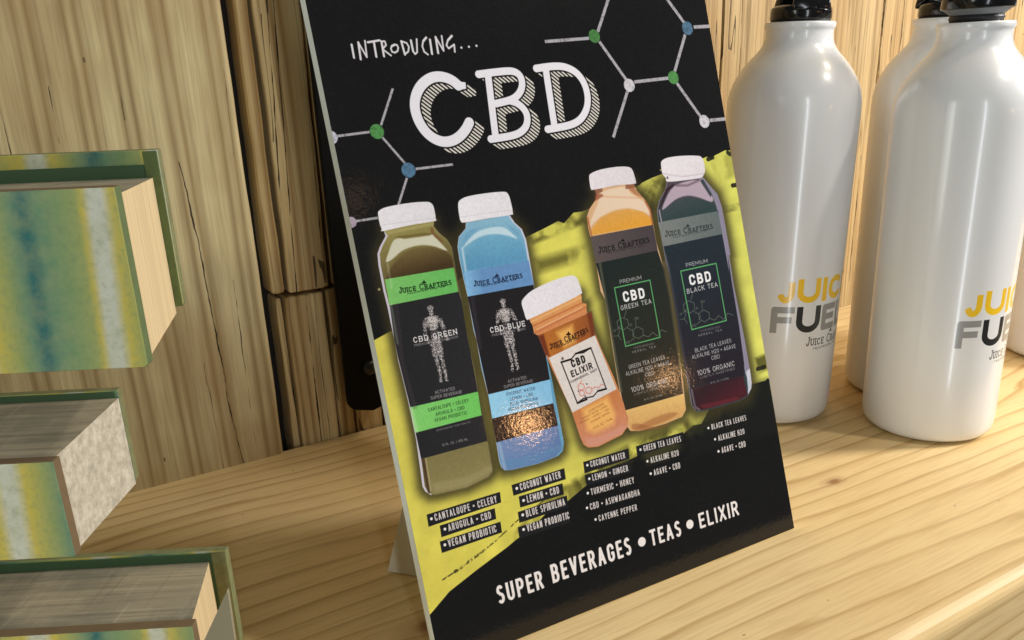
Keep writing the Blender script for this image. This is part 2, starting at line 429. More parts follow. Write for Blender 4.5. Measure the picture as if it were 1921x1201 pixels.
#        bowl height, stroke, gap, serif
FONTS = dict(cond=(.24, .155, .22, 0), bold=(.40, .22, .12, 0), thin=(.5, .10, .16, 0), slab=(.42, .13, .16, 1.25), serif=(.5, .105, .2, .9), hand=(.3, .1, .2, 0))
WID = {'I': .16, 'M': .8, 'W': .85, 'J': .42, 'L': .5, 'E': .52, 'F': .5, 'T': .56, 'S': .54, ' ': .28, '.': .14, '•': .32, '/': .3, '1': .25,
       'i': .14, 'l': .14, 'j': .2, 't': .3, 'r': .32, 'f': .3, '-': .3, '%': .7, '®': .2, 'V': .62, 'A': .64, 'm': .7, 'w': .7}
def arc(cx, cy, rx, ry, a0, a1, n=9):
    return [(cx+rx*math.cos(R(a0+(a1-a0)*i/n)), cy+ry*math.sin(R(a0+(a1-a0)*i/n))) for i in range(n+1)]
def glyph(c, k):
    op = 25 if k >= .38 else 0
    top = lambda a0=0, a1=180, x0=0, x1=1, y=1.: arc((x0+x1)/2, y-k, (x1-x0)/2, k, a0, a1)
    bot = lambda a0=180, a1=360, x0=0, x1=1, y=0.: arc((x0+x1)/2, y+k, (x1-x0)/2, k, a0, a1)
    kb = min(k, .24)
    rb = lambda y0, y1, x0=0., x1=1.: [(x0, y1)]+arc(x1-.4, y1-(y1-y0)/2, .4, (y1-y0)/2, 90, -90, 10)+[(x0, y0)]
    ext = [(1, 1-k-.05)] if k < .3 else []
    exb = [(1, k+.05)] if k < .3 else []
    g = {
     'A': [[(0, 0), (.5, 1), (1, 0)], [(.19, .3), (.81, .3)]],
     'B': [[(0, 0), (0, 1)], rb(.53, 1, 0, .93), rb(0, .53)],
     'C': [ext+top(op, 180)+bot(180, 360-op)+exb],
     'D': [[(0, 0), (0, 1)], [(0, 1), (.45, 1)]+arc(.45, 1-max(k, .3), .55, max(k, .3), 90, 0)+arc(.45, max(k, .3), .55, max(k, .3), 0, -90)+[(0, 0)]],
     'E': [[(1, 1), (0, 1), (0, 0), (1, 0)], [(0, .52), (.85, .52)]],
     'F': [[(1, 1), (0, 1), (0, 0)], [(0, .5), (.85, .5)]],
     'G': [ext+top(op, 180)+bot(180, 360)+[(1, .44), (.55, .44)]],
     'H': [[(0, 0), (0, 1)], [(1, 0), (1, 1)], [(0, .52), (1, .52)]],
     'I': [[(.5, 0), (.5, 1)]],
     'J': [[(1, 1), (1, k)]+arc(.5, k, .5, k, 0, -165)],
     'K': [[(0, 0), (0, 1)], [(1, 1), (0, .42)], [(.3, .58), (1, 0)]],
     'L': [[(0, 1), (0, 0), (1, 0)]],
     'M': [[(0, 0), (0, 1), (.5, .25), (1, 1), (1, 0)]],
     'N': [[(0, 0), (0, 1), (1, 0), (1, 1)]],
     'O': [top()+bot()+[(1, 1-k)]],
     'P': [[(0, 0), (0, 1)], rb(.46, 1)],
     'Q': [top()+bot()+[(1, 1-k)], [(.6, .2), (1, 0)]],
     'R': [[(0, 0), (0, 1)], rb(.48, 1, 0, .95), [(.5, .48), (1, 0)]],
     'S': [arc(.5, 1-.26, .5, .26, 25, 180, 8)+[(.02, .68)]+[(.5, .51)]+arc(.5, .26, .5, .26, 50, -155, 9)],
     'T': [[(0, 1), (1, 1)], [(.5, 0), (.5, 1)]],
     'U': [[(0, 1)]+bot()+[(1, 1)]],
     'V': [[(0, 1), (.5, 0), (1, 1)]],
     'W': [[(0, 1), (.25, 0), (.5, .8), (.75, 0), (1, 1)]],
     'X': [[(0, 0), (1, 1)], [(0, 1), (1, 0)]],
     'Y': [[(0, 1), (.5, .45), (1, 1)], [(.5, .45), (.5, 0)]],
     'Z': [[(0, 1), (1, 1), (0, 0), (1, 0)]],
     '0': [top()+bot()+[(1, 1-k)]],
     '1': [[(0, .8), (1, 1), (1, 0)]],
     '2': [arc(.5, .72, .5, .28, 160, -20, 8)+[(0, 0), (1, 0)]],
     '3': [arc(.5, .75, .45, .25, 150, -90, 8), arc(.5, .25, .5, .25, 90, -150, 8)],
     '4': [[(.75, 0), (.75, 1), (0, .3), (1, .3)]],
     '5': [[(.95, 1), (.1, 1), (.05, .55)]+arc(.45, .3, .55, .3, 110, -150, 9)],
     '6': [arc(.5, .3, .5, .3, 0, 360, 12), [(0, .3), (.2, .75), (.7, 1)]],
     '7': [[(0, 1), (1, 1), (.35, 0)]],
     '%': [arc(.2, .78, .18, .2, 0, 360), arc(.8, .22, .18, .2, 0, 360), [(.8, 1), (.2, 0)]],
     '/': [[(0, 0), (1, 1)]], '-': [[(0, .5), (1, .5)]], '.': [[(.5, 0), (.52, 0)]], '•': [[(.45, .5), (.55, .5)]],
     '®': [arc(.5, .9, .5, .1, 0, 360)], ':': [[(.5, .1), (.5, .15)], [(.5, .6), (.5, .65)]],
     'a': [arc(.5, .3, .5, .3, 0, 360), [(1, 0), (1, .6)]], 'e': [[(0, .3), (1, .3)]+arc(.5, .3, .5, .3, 0, 310)],
     'i': [[(.5, 0), (.5, .6)], [(.5, .85), (.5, .95)]], 'l': [[(.5, 0), (.5, 1)]], 'n': [[(0, 0), (0, .6)], [(0, .3)]+arc(.5, .3, .5, .3, 180, 0)+[(1, 0)]],
     'o': [arc(.5, .3, .5, .3, 0, 360)], 'r': [[(0, 0), (0, .6)], arc(.5, .3, .5, .3, 170, 60, 5)], 't': [[(.5, 1), (.5, .1), (.9, 0)], [(0, .62), (1, .62)]],
     'u': [[(0, .6), (0, .25)]+arc(.5, .3, .5, .3, 190, 350)+[(1, .6)], [(1, .6), (1, 0)]], 'v': [[(0, .6), (.5, 0), (1, .6)]],
     'j': [[(.8, .6), (.8, -.1), (.1, -.25)]], 'y': [[(0, .6), (.5, .05)], [(1, .6), (.3, -.25)]], 'f': [[(.4, 0), (.4, .8), (1, 1)], [(0, .6), (.9, .6)]],
    }
    return g.get(c, [[(0, 0), (1, 0)]])
rng = np.random.default_rng(5)
def vnoise(h, w, cell, seed=0):
    r = np.random.default_rng(seed); gy, gx = int(h/cell)+3, int(w/cell)+3; g = r.random((gy, gx))
    y = np.arange(h)/cell; x = np.arange(w)/cell; iy = y.astype(int); ix = x.astype(int); fy = y-iy; fx = x-ix
    fy = fy*fy*(3-2*fy); fx = fx*fx*(3-2*fx)
    a = g[iy][:, ix]; b = g[iy][:, ix+1]; c = g[iy+1][:, ix]; d = g[iy+1][:, ix+1]
    return ((a*(1-fx)+b*fx)*(1-fy)[:, None]+(c*(1-fx)+d*fx)*fy[:, None]).astype(np.float32)
def fbm(h, w, cell, seed, oct=4): return sum(vnoise(h, w, max(cell/2**i, 1.01), seed+i)*.5**i for i in range(oct))/sum(.5**i for i in range(oct))

# ------------------------------------------------------------------ the sign's printed face
HM = np.array([[0.0008889898345669238, -0.00017993662175314762, -0.5086594919782763], [-0.0003385243361277636, -0.0008410385013549561, 1.3387039949650956], [-0.0002520344220295638, 1.2892545424168791e-05, 1.0]])
PW, PH = 1500, 2250
cv = Canvas(PW, PH, (24, 24, 25), HM)
TEX = dict(g=fbm(PH, PW, 6, 11, 2), m=fbm(PH, PW, 60, 3, 5), b=fbm(PH, PW, 220, 8, 5), s=fbm(PH, PW, 3, 21, 1))
def tx(name, lo, hi):
    t = TEX[name]
    def fn(X, Y):
        v = t[np.clip(Y.astype(int), 0, PH-1), np.clip(X.astype(int), 0, PW-1)]; return np.clip((v-lo)/(hi-lo), 0, 1)
    return fn
def crop(x0, y0, k): return lambda *p: [(x0+k*x, y0+k*y) for x, y in p]
cA = crop(690, 340, .26649); cB = crop(690, 640, .26649); cC = crop(960, 500, .29963); cD = crop(1080, 280, .23316)
cE = crop(1120, 480, .26645); cF = crop(780, 820, .31724); cG = crop(1060, 760, .28314); cH = crop(600, 140, .2498)
c5 = crop(560, 0, .26649); c6 = crop(940, 0, .33309)
# chalkboard mottling
cv.a += (TEX['g'][..., None]-.5)*.02+(TEX['b'][..., None]-.5)*.015
# yellow paint swash
Y1 = (214, 206, 84)
sw = [(690, 652), (703, 640), (732, 624), (800, 590), (861, 527), (940, 470), (985, 448), (1018, 432), (1047, 417), (1058, 421), (1076, 401), (1092, 399), (1104, 394), (1150, 372), (1200, 349), (1204, 345), (1222, 336), (1243, 328), (1290, 310), (1326, 296), (1335, 300), (1338, 295), (1360, 284), (1369, 284), (1371, 290), (1400, 280), (1600, 700), (1439, 712), (1436, 716), (1413, 722), (1400, 733), (1372, 750), (1330, 770), (1316, 797), (1300, 800), (1284, 814), (1240, 836), (1190, 860), (1140, 880), (1097, 915), (1065, 942), (1046, 948), (1024, 966), (990, 1000), (970, 1013), (951, 1029), (920, 1052), (891, 1074), (843, 1112), (807, 1155), (780, 1190), (600, 1190)]
def ycol(X, Y):
    t = np.clip((X/PW-.1)/.9, 0, 1)[..., None]; n = tx('m', .2, .9)(X, Y)[..., None]
    a = np.array([230, 218, 96.])*(1-t)+np.array([222, 222, 108.])*t
    return a*(.90+.12*n)
cv.poly(sw, ycol, .8)
# rough dark paint inside the swash: along its edges and as dry-brush bands
def dark(pts, al, fe, t=('m', .35, .6), col=(70, 66, 30)): cv.poly(pts, col, fe, al, tex=tx(*t), clip=sw)
dark([(985, 446), (1047, 415), (1092, 396), (1100, 420), (1050, 440), (1000, 460)], .75, 14)
dark(cA((1180, 560), (1330, 520), (1501, 470), (1600, 440), (1600, 520), (1400, 590), (1200, 650)), .7, 30)
dark([(1204, 346), (1260, 322), (1290, 318), (1280, 350), (1240, 372), (1215, 420), (1190, 400)], .9, 24)
dark([(1330, 300), (1372, 286), (1385, 330), (1350, 345)], .3, 20)
dark([(1355, 388), (1440, 372), (1440, 385), (1358, 402)], .6, 5)
dark(cE((1110, 730), (1300, 650), (1330, 740), (1140, 830)), .8, 16, ('m', .3, .45))
dark([(1075, 905), (1140, 860), (1210, 820), (1290, 790), (1310, 812), (1240, 850), (1150, 900), (1090, 930)], .85, 26)
dark([(1004, 956), (1050, 915), (1090, 905), (1090, 950), (1020, 985), (960, 1030), (955, 1012)], .55, 14)
dark([(735, 640), (762, 640), (800, 900), (790, 905)], .25, 20)
for pts, wd in ((cF((160, 850), (240, 798), (330, 735), (470, 622), (600, 500), (760, 380)), 3), (cF((235, 800), (270, 775)), 7), (cF((310, 745), (400, 680)), 5)):
    cv.line(pts, wd, (58, 50, 34), .75, tex=tx('g', .3, .6))
for pts in ([(1225, 308), (1334, 300)], [(1328, 301), (1337, 297)], [(1365, 288), (1369, 291)], [(1374, 350), (1380, 349)], [(1421, 694), (1434, 690)]):
    if pts[0][0] > 1300: cv.line(pts, 7, (34, 34, 28), .9)
for i in range(70):
    x = rng.uniform(800, 1420); y = rng.uniform(640, 1050); cv.disc((x, y), rng.uniform(.5, 1.3), (90, 84, 40), .25)
cv.poly([(1120, 850), (1230, 810), (1300, 790), (1380, 745), (1445, 722), (1450, 740), (1360, 790), (1250, 860), (1140, 890)], (120, 120, 60), 40, .35, tex=tx('m', .42, .62))
# fade of the swash's lower edge to charcoal
cv.poly([(1413, 722), (1439, 712), (1500, 800), (1290, 860), (1300, 806)], (30, 32, 30), 26, .6)
# molecules
LG, GR, BL_ = (186, 182, 190), (86, 146, 82), (86, 122, 152)
chalk = tx('g', -.5, .45)
def bonds(c, lst, w=4.6):
    for a, b in lst: cv.line(c(a, b), w, LG, .92, butt=True, tex=chalk)
bonds(cH, [((460, 390), (549, 113)), ((375, 440), (130, 472)), ((470, 480), (640, 675)), ((720, 718), (1001, 683)), ((655, 785), (590, 990)), ((270, 1110), (436, 1085)), ((-80, 500), (85, 482))])
bonds(c6, [((247, 241), (495, 222)), ((545, 185), (640, -110)), ((553, 240), (707, 458)), ((750, 468), (943, 446)), ((713, 518), (632, 780)), ((978, 408), (1037, 200)), ((1032, 135), (890, -60)), ((1085, 159), (1400, 140)), ((990, 475), (1127, 668)), ((1175, 684), (1300, 672)), ((640, -110), (890, -60))], 5.6)
for c, p, r, col in ((cH, (430, 437), 13.5, GR), (cH, (667, 727), 13.5, BL_), (cH, (85, 482), 12.5, (200, 197, 212)), (cH, (238, 1118), 10, (176, 160, 176)),
                     (c6, (525, 210), 11.3, (76, 128, 72)), (c6, (1050, 165), 11, (84, 116, 142)), (c6, (722, 487), 11, (205, 202, 208)), (c6, (970, 443), 10.8, GR), (c6, (1145, 690), 10.5, (208, 204, 212)), (c6, (640, -110), 11, (205, 202, 208)), (c6, (890, -60), 11, GR)):
    cv.disc(c(p)[0], r, [x*.8 for x in col]); cv.disc(c(p)[0], r, col, tex=tx('g', .2, .5))
# INTRODUCING... by hand
WH = (222, 218, 222)
for st in (((373, 322), (390, 415)), ((437, 426), (420, 306), (482, 412), (468, 296)), ((486, 306), (570, 292)), ((529, 300), (547, 408)), ((601, 405), (583, 300), (608, 300), (617, 326), (592, 355), (652, 400)),
           ((677, 322), (657, 332), (651, 352), (660, 374), (680, 380), (698, 368), (703, 345), (694, 326), (677, 322)), ((722, 298), (748, 392), (773, 372), (778, 340), (762, 312), (722, 298)),
           ((790, 292), (806, 370), (822, 390), (836, 376), (832, 284)), ((898, 272), (878, 296), (872, 335), (886, 374), (912, 393)), ((924, 286), (939, 388)), ((982, 382), (964, 268), (1022, 367), (1008, 262)),
           ((1078, 260), (1052, 290), (1042, 328), (1058, 350), (1096, 322), (1101, 374))):
    cv.line(c5(*st), 3.3, WH, .97)
    cv.line(c5(*[(a+3, b+2) for a, b in st][:2]), 3.6, WH, .9)
for p in ((1147, 344), (1200, 338), (1253, 331)): cv.disc(c5(p)[0], 2.1, WH)
# CBD, inline slab letters with a hatched block shadow
LET = [(c5, [[(1128, 612), (1090, 578), (1045, 556), (985, 545), (925, 558), (865, 605), (828, 672), (816, 745), (828, 815), (858, 885), (905, 948), (962, 990), (1025, 1010), (1088, 1000), (1142, 965), (1182, 915), (1204, 868)]], 17.4, [[(1070, 560), (1150, 585), (1176, 588), (1181, 634), (1128, 642), (1100, 612)]]),
       (None, [[(896, 142), (925, 138), (955, 135), (967, 137), (976, 144), (980, 156), (979, 168), (974, 178), (966, 186), (955, 191), (929, 197)], [(915.5, 142), (929.5, 256)], [(955, 191), (967, 194), (979, 202), (988, 214), (990, 228), (987, 240), (979, 249), (968, 255), (950, 259), (919, 263.5)]], 13.0, []),
       (None, [[(1004.5, 131), (1030, 127), (1050, 126), (1065, 129), (1080, 137), (1091, 149), (1099, 165), (1103, 184), (1102, 203), (1095, 219), (1085, 230), (1070, 237), (1045, 242), (1026.5, 245)], [(1024, 133), (1040.5, 240)]], 13.4, [])]
for c, pls, wd, polys in LET:
    def chai(q, it=2):
        q = np.array(q, float)
        if len(q) < 6: return q
        for _ in range(it): q = np.concatenate([q[:1], np.stack([q[:-1]*.75+q[1:]*.25, q[:-1]*.25+q[1:]*.75], 1).reshape(-1, 2), q[-1:]])
        return q
    P = [chai(cv.T(c(*pl) if c else pl)) for pl in pls]; PP = [cv.T(c(*q)) for q in polys]; k = cv.lscale((980, 200)); hw = wd*k/2
    allp = np.concatenate(P); g = cv.grid(allp.min(0)-10*k, allp.max(0)+20*k, 30); sl, X, Y = g
    P = [q if True else np.array([q[0]]+[(q[i]*(1-t)+q[i+1]*t)*1.0 for i in range(len(q)-1) for t in (.5, 1)]) for q in P]
    def G_(dx, dy):
        d = cv.segs(P, hw, X-dx, Y-dy, True)
        for q in PP: d = np.minimum(d, cv.sdf(q, X-dx, Y-dy))
        return d
    base = G_(0, 0); o0 = cv.T([(980, 200), (998, 212)]); off = o0[1]-o0[0]
    sh = np.full(X.shape, 1e9)
    for t in np.linspace(.05, 1, 14): sh = np.minimum(sh, G_(off[0]*t, off[1]*t))
    ps = math.atan2(off[1], off[0])-R(6); co = (-(X)*math.sin(ps)+Y*math.cos(ps))/(5.6*k)
    hat = np.clip((np.abs((co % 1)-.5)-.24)*5.6*k*1.0+.5, 0, 1)
    cov = np.clip(.5-sh, 0, 1)*np.clip((base-2.6*k)+.5, 0, 1)
    cv.put(sl, cov, (24, 24, 25)); cv.put(sl, cov*hat, (224, 218, 208))
    cv.put(sl, np.clip(.5-base, 0, 1), (232, 229, 236))
# bottles ---------------------------------------------------------------
def halo(P, rad, al=.75, col=(60, 54, 34)):
    Q = cv.T(P); k = cv.lscale(P[0]); g = cv.grid(Q.min(0), Q.max(0), rad*k*2.2); sl, X, Y = g
    d = cv.sdf(Q, X, Y); lum = cv.a[sl].mean(-1); cv.put(sl, np.clip(np.exp(-(np.maximum(d, 0)/(rad*k))**2)*al, 0, 1), col)
def wet(P, col, fe=1.2, al=1, **k): cv.poly(P, col, fe*1., al, **k)
def vgrad(c0, c1, pa, pb):
    a, b = cv.T([pa, pb]); v = b-a; L = v @ v
    def fn(X, Y):
        t = np.clip(((X-a[0])*v[0]+(Y-a[1])*v[1])/L, 0, 1)[..., None]; n = tx('g', 0, 1)(X, Y)[..., None]
        return (np.array(c0, float)*(1-t)+np.array(c1, float)*t)*(.96+.08*n)
    return fn
def figure(c, head, scale, down):
    """speckled standing figure"""
    hx, hy = head; ax = np.array(down)/np.hypot(*down); ay = np.array([ax[1], -ax[0]])
    parts = [((0, 0), (0, 2), 26), ((0, 30), (0, 60), 18), ((-45, 105), (45, 105), 30), ((0, 110), (0, 175), 48), ((0, 175), (0, 285), 34), ((-60, 115), (-78, 230), 18), ((62, 115), (88, 230), 18), ((-78, 230), (-52, 325), 12), ((88, 230), (100, 320), 13), ((-20, 300), (-20, 440), 26), ((22, 300), (24, 440), 27), ((-20, 440), (-6, 620), 16), ((24, 440), (34, 620), 17), ((-6, 620), (-14, 690), 13), ((36, 620), (36, 690), 13)]
    for a, b, r in parts:
        L = math.hypot(b[0]-a[0], b[1]-a[1]); n = int((L+r*2)*r/11*scale*scale)+6
        for _ in range(n):
            t = rng.random(); rr = r*math.sqrt(rng.random()); an = rng.random()*6.28
            u = (a[0]+(b[0]-a[0])*t+rr*math.cos(an))*1.12; v_ = a[1]+(b[1]-a[1])*t+rr*math.sin(an)
            p = (hx+ay[0]*u*scale+ax[0]*v_*scale, hy+ay[1]*u*scale+ax[1]*v_*scale)
            cv.disc(c(p)[0], rng.uniform(.3, .75), (228, 218, 216), 0 if 205 < v_ < 262 and rng.random() < .8 else rng.uniform(.5, .95))
def logo(c, p0, p1, h, col, t0, t1, al=1, leaf=True):
    cv.text('Juice Crafters', c(p0)[0], c(p1)[0], h*c((0, 0), (1, 0))[1][0]-h*c((0, 0))[0][0] if False else h*(c((0, 0), (1, 0))[1][0]-c((0, 0))[0][0]), 'slab', col, al, caps=.80, weight=.15, sp=.12)
    kk = c((0, 0), (1, 0))[1][0]-c((0, 0))[0][0]
    cv.text('rejuvenate your life', c(t0)[0], c(t1)[0], 15*kk, 'slab', col, al*.9, weight=.17, sp=.1)
    x = p0[0]+(p1[0]-p0[0])*.47; y = p0[1]+(p1[1]-p0[1])*.47-h*1.12
    for dx, dy, r in ((0, 0, 7), (-9, 4, 6), (9, 2, 6), (0, -9, 5), (0, 8, 4)): cv.disc(c((x+dx, y+dy))[0], r*kk, col, al)
def tex_(c, st, p0, p1, h, font, col, al=1, **k):
    kk = c((0, 0), (1, 0))[1][0]-c((0, 0))[0][0]
    cv.text(st, c(p0)[0], c(p1)[0], h*kk, font, col, al, **k)
# outlines (traced shapes of the printed bottles)
b1 = cA((125, 395), (85, 470), (68, 520), (75, 600), (110, 780), (140, 900), (160, 1000))+cB((188, 0), (215, 150), (260, 330), (300, 500), (340, 700), (368, 900), (385, 1030), (405, 1066), (440, 1090), (490, 1088), (700, 1040), (850, 965), (876, 935), (878, 900), (860, 800), (820, 600), (780, 400), (750, 200), (720, 75))+cA((690, 1050), (660, 850), (630, 700), (600, 520), (590, 470), (560, 420), (500, 370), (463, 325), (468, 285), (110, 345))
b2 = cA((690, 300), (688, 340), (640, 400), (632, 470), (645, 560), (675, 700), (705, 830), (745, 1060))+cB((765, 0), (800, 200), (850, 400), (885, 600), (925, 850), (940, 895), (965, 917), (1010, 915), (1200, 870), (1340, 815), (1372, 780), (1380, 720), (1350, 560), (1300, 300), (1235, 0))+cA((1220, 1000), (1175, 775), (1150, 620), (1115, 420), (1085, 345), (1035, 300), (998, 245))
bs = cC((108, 335), (130, 375), (140, 425), (165, 440), (230, 600), (300, 750), (370, 900), (430, 1080), (450, 1122), (480, 1140), (540, 1135), (690, 1060), (725, 1010), (730, 970), (700, 860), (640, 700), (560, 520), (500, 370), (468, 280), (468, 240), (440, 235), (432, 175))
b3 = cD((150, 330), (168, 375), (160, 415), (110, 490), (90, 550), (100, 640), (130, 760), (160, 900), (200, 1150))+cE((60, 320), (100, 600), (140, 850), (165, 1000), (205, 1200), (235, 1240), (300, 1240), (480, 1190), (600, 1140), (626, 1090), (612, 960), (570, 640), (520, 300), (480, 100))+cD((730, 1100), (690, 900), (650, 760), (622, 600), (600, 490), (560, 420), (490, 340), (465, 280))
b4 = cD((735, 262), (722, 330), (672, 420), (655, 500), (665, 600), (700, 780), (740, 1000))+cE((480, 0), (520, 200), (570, 500), (620, 800), (650, 970), (665, 1060), (700, 1105), (760, 1097), (1000, 1030), (1062, 995), (1090, 930), (1082, 840), (1040, 600), (1000, 400), (960, 200), (930, 0))+cD((1245, 860), (1200, 600), (1175, 470), (1140, 370), (1080, 300), (1025, 235))
for P in (b1, b2, bs, b3, b4): halo(P, 15, .80)
# -- green
wet(b1, (206, 200, 212), 1.2)
b1i = [(x+4.5, y) if i < 18 else (x, y) for i, (x, y) in enumerate(b1)]
wet(b1i, vgrad((150, 140, 84), (104, 92, 56), cA((300, 340))[0], cA((400, 640))[0]), 1.5, clip=b1)
wet(cA((128, 575), (150, 500), (178, 432), (230, 408), (440, 383), (470, 400), (520, 450), (560, 500), (480, 470), (400, 458), (320, 468), (240, 500), (170, 560)), (214, 212, 190), 4, .95, smooth=3)
wet(cA((160, 620), (230, 530), (320, 480), (440, 470), (550, 500), (592, 540), (606, 620), (130, 700)), vgrad((118, 100, 60), (70, 54, 34), cA((350, 480))[0], cA((400, 640))[0]), 8, .95)
wet(cA((190, 400), (250, 392), (400, 372), (450, 378), (440, 390), (260, 415)), (108, 94, 44), 4, .8)
wet(cA((440, 330), (462, 340), (470, 370), (540, 440), (520, 440), (445, 375)), (120, 80, 50), 3, .7)
wet(cA((135, 360), (460, 300), (465, 318), (140, 385)), (172, 162, 104), 4, .8)
def label(c1, pts, col): wet(pts, col, 1.)
wet(cA((155, 882), (638, 785), (660, 850), (700, 1100))+cB((722, 80), (775, 370), (842, 712), (376, 838), (300, 475), (215, 130), (188, 0)), vgrad((40, 40, 42), (44, 43, 46), cA((155, 882))[0], cA((640, 785))[0]), 1.)
wet(cA((120, 700), (606, 616), (638, 786), (154, 882)), vgrad((128, 196, 108), (104, 186, 96), cA((120, 700))[0], cA((606, 616))[0]), 1.)
wet(cB((300, 474), (775, 363), (802, 530), (336, 653)), vgrad((132, 206, 112), (112, 196, 96), cB((300, 474))[0], cB((775, 363))[0]), 1.)
wet(cB((378, 838), (842, 710), (876, 918), (850, 960), (700, 1036), (480, 1086), (432, 1080)), vgrad((128, 118, 76), (142, 132, 88), cB((600, 780))[0], cB((660, 1060))[0]), 1.5)
wet(cB((378, 838), (400, 832), (440, 1078), (425, 1080)), (66, 44, 32), 3, .8)
wet(cB((402, 832), (412, 830), (450, 1060), (440, 1062)), (196, 184, 140), 3, .5)
wet(cB((450, 1010), (700, 960), (868, 880), (874, 920), (700, 1020), (470, 1070)), (168, 158, 116), 10, .4)
for a, b in ((cA((140, 590), (168, 760)), 3), (cA((165, 880), (210, 1150)), 4), (cB((305, 480), (345, 640)), 7)):
    cv.line(a, b, (232, 240, 214), .28, feather=6)
cv.line(cA((200, 890))+cB((240, 150), (330, 470)), 9, (84, 70, 78), .28, feather=7)
logo(cA, (222, 801), (592, 737), 46, (22, 40, 24), (282, 806), (545, 752))
figure(cA, (440, 900), .765, (.165, 1))
tex_(cA, 'CBD GREEN', (325, 1148), (632, 1085), 42, 'serif', (240, 236, 236), weight=.15)
tex_(cA, 'PREMIUM MOOD ENHANCER', (330, 1173), (637, 1109), 16, 'serif', (196, 190, 190), weight=.12)
tex_(cB, 'ACTIVATED', (475, 381), (615, 350), 23, 'thin', (206, 202, 204)); tex_(cB, 'SUPER BEVERAGE', (445, 421), (664, 374), 23, 'thin', (206, 202, 204))
tex_(cB, 'CANTALOUPE • CELERY', (427, 506), (712, 436), 26, 'thin', (30, 52, 30), weight=.11); tex_(cB, 'ARUGULA • CBD', (480, 536), (683, 486), 26, 'thin', (30, 52, 30), weight=.11)
tex_(cB, 'VEGAN PROBIOTIC', (472, 578), (700, 522), 26, 'thin', (30, 52, 30), weight=.11)
tex_(cB, 'EMPOWERING YOUR HEALTH', (487, 642), (720, 583), 12, 'thin', (186, 182, 184)); tex_(cB, '12 FL. OZ. / 355 ML', (525, 748), (705, 705), 17, 'thin', (210, 206, 208))
# -- blue
wet(b2, (196, 200, 220), 1.2)
b2i = [(x-3.6, y) if 22 < i < 34 else (x+1, y) for i, (x, y) in enumerate(b2)]
wet(b2i, vgrad((136, 182, 206), (100, 158, 192), cA((800, 300))[0], cA((860, 620))[0]), 1.5, clip=b2)
wet(cA((668, 480), (720, 410), (790, 355), (900, 330), (960, 335), (1010, 370), (1052, 415), (980, 390), (880, 380), (790, 400), (720, 440)), (196, 220, 230), 5, .95, smooth=3)
wet(cA((690, 520), (740, 440), (820, 395), (930, 385), (1040, 415), (1090, 440), (1120, 560), (690, 640)), vgrad((112, 170, 200), (92, 150, 188), cA((850, 400))[0], cA((880, 600))[0]), 8, .9)
wet(cA((690, 385), (720, 350), (790, 335), (740, 375), (680, 440), (665, 440)), (108, 160, 196), 4, .7); wet(cA((985, 310), (1060, 375), (1075, 400), (1000, 340)), (104, 156, 194), 4, .7)
cv.line(cA((665, 480), (690, 640)), 4, (214, 232, 240), .6, feather=5)
wet(cA((703, 820), (1166, 736), (1200, 900))+cB((1235, 0), (1282, 278), (1306, 445), (1338, 602), (906, 720), (876, 552), (848, 384), (766, 0)), (36, 34, 37), 1.)
wet(cA((678, 646), (1132, 565), (1168, 736), (704, 820)), vgrad((134, 186, 226), (104, 146, 194), cA((678, 646))[0], cA((800, 630))[0]), 1.)
wet(cB((848, 383), (1282, 277), (1306, 445), (876, 553)), vgrad((150, 206, 236), (134, 190, 226), cB((848, 383))[0], cB((1282, 277))[0]), 1.)
wet(cB((876, 553), (1306, 445), (1338, 602), (906, 721)), (46, 34, 32), 1.)
wet(cB((906, 721), (1338, 601), (1364, 745), (1364, 775), (1320, 820), (1200, 866), (1000, 915), (950, 905)), vgrad((112, 140, 184), (96, 124, 172), cB((906, 721))[0], cB((1300, 800))[0]), 1.5)
cv.line(cB((925, 730), (965, 900)), 6, (160, 184, 212), .6, feather=5)
wet(cB((960, 850), (1200, 800), (1360, 730), (1364, 770), (1200, 850), (980, 905)), (92, 140, 180), 10, .5)
cv.line(cA((735, 830), (790, 1180)), 8, (80, 70, 86), .3, feather=7)
logo(cA, (747, 752), (1092, 688), 44, (24, 34, 58), (800, 753), (1045, 704))
figure(cA, (950, 850), .72, (.16, 1))
tex_(cA, 'CBD BLUE', (865, 1078), (1110, 1028), 42, 'serif', (240, 236, 236), weight=.15); tex_(cA, 'PREMIUM BODY TONIC', (877, 1102), (1112, 1052), 16, 'serif', (190, 186, 188), weight=.12)
tex_(cB, 'ACTIVATED', (988, 301), (1118, 272), 22, 'thin', (206, 202, 204)); tex_(cB, 'SUPER BEVERAGE', (960, 341), (1165, 295), 22, 'thin', (206, 202, 204))
for st, a, b in (('COCONUT WATER', (975, 393), (1180, 350)), ('LEMON • CBD', (1003, 427), (1165, 391)), ('BLUE SPIRULINA', (1005, 464), (1198, 420)), ('VEGAN PROBIOTIC', (988, 502), (1202, 455))):
    tex_(cB, st, a, b, 23, 'thin', (32, 48, 74), weight=.11)
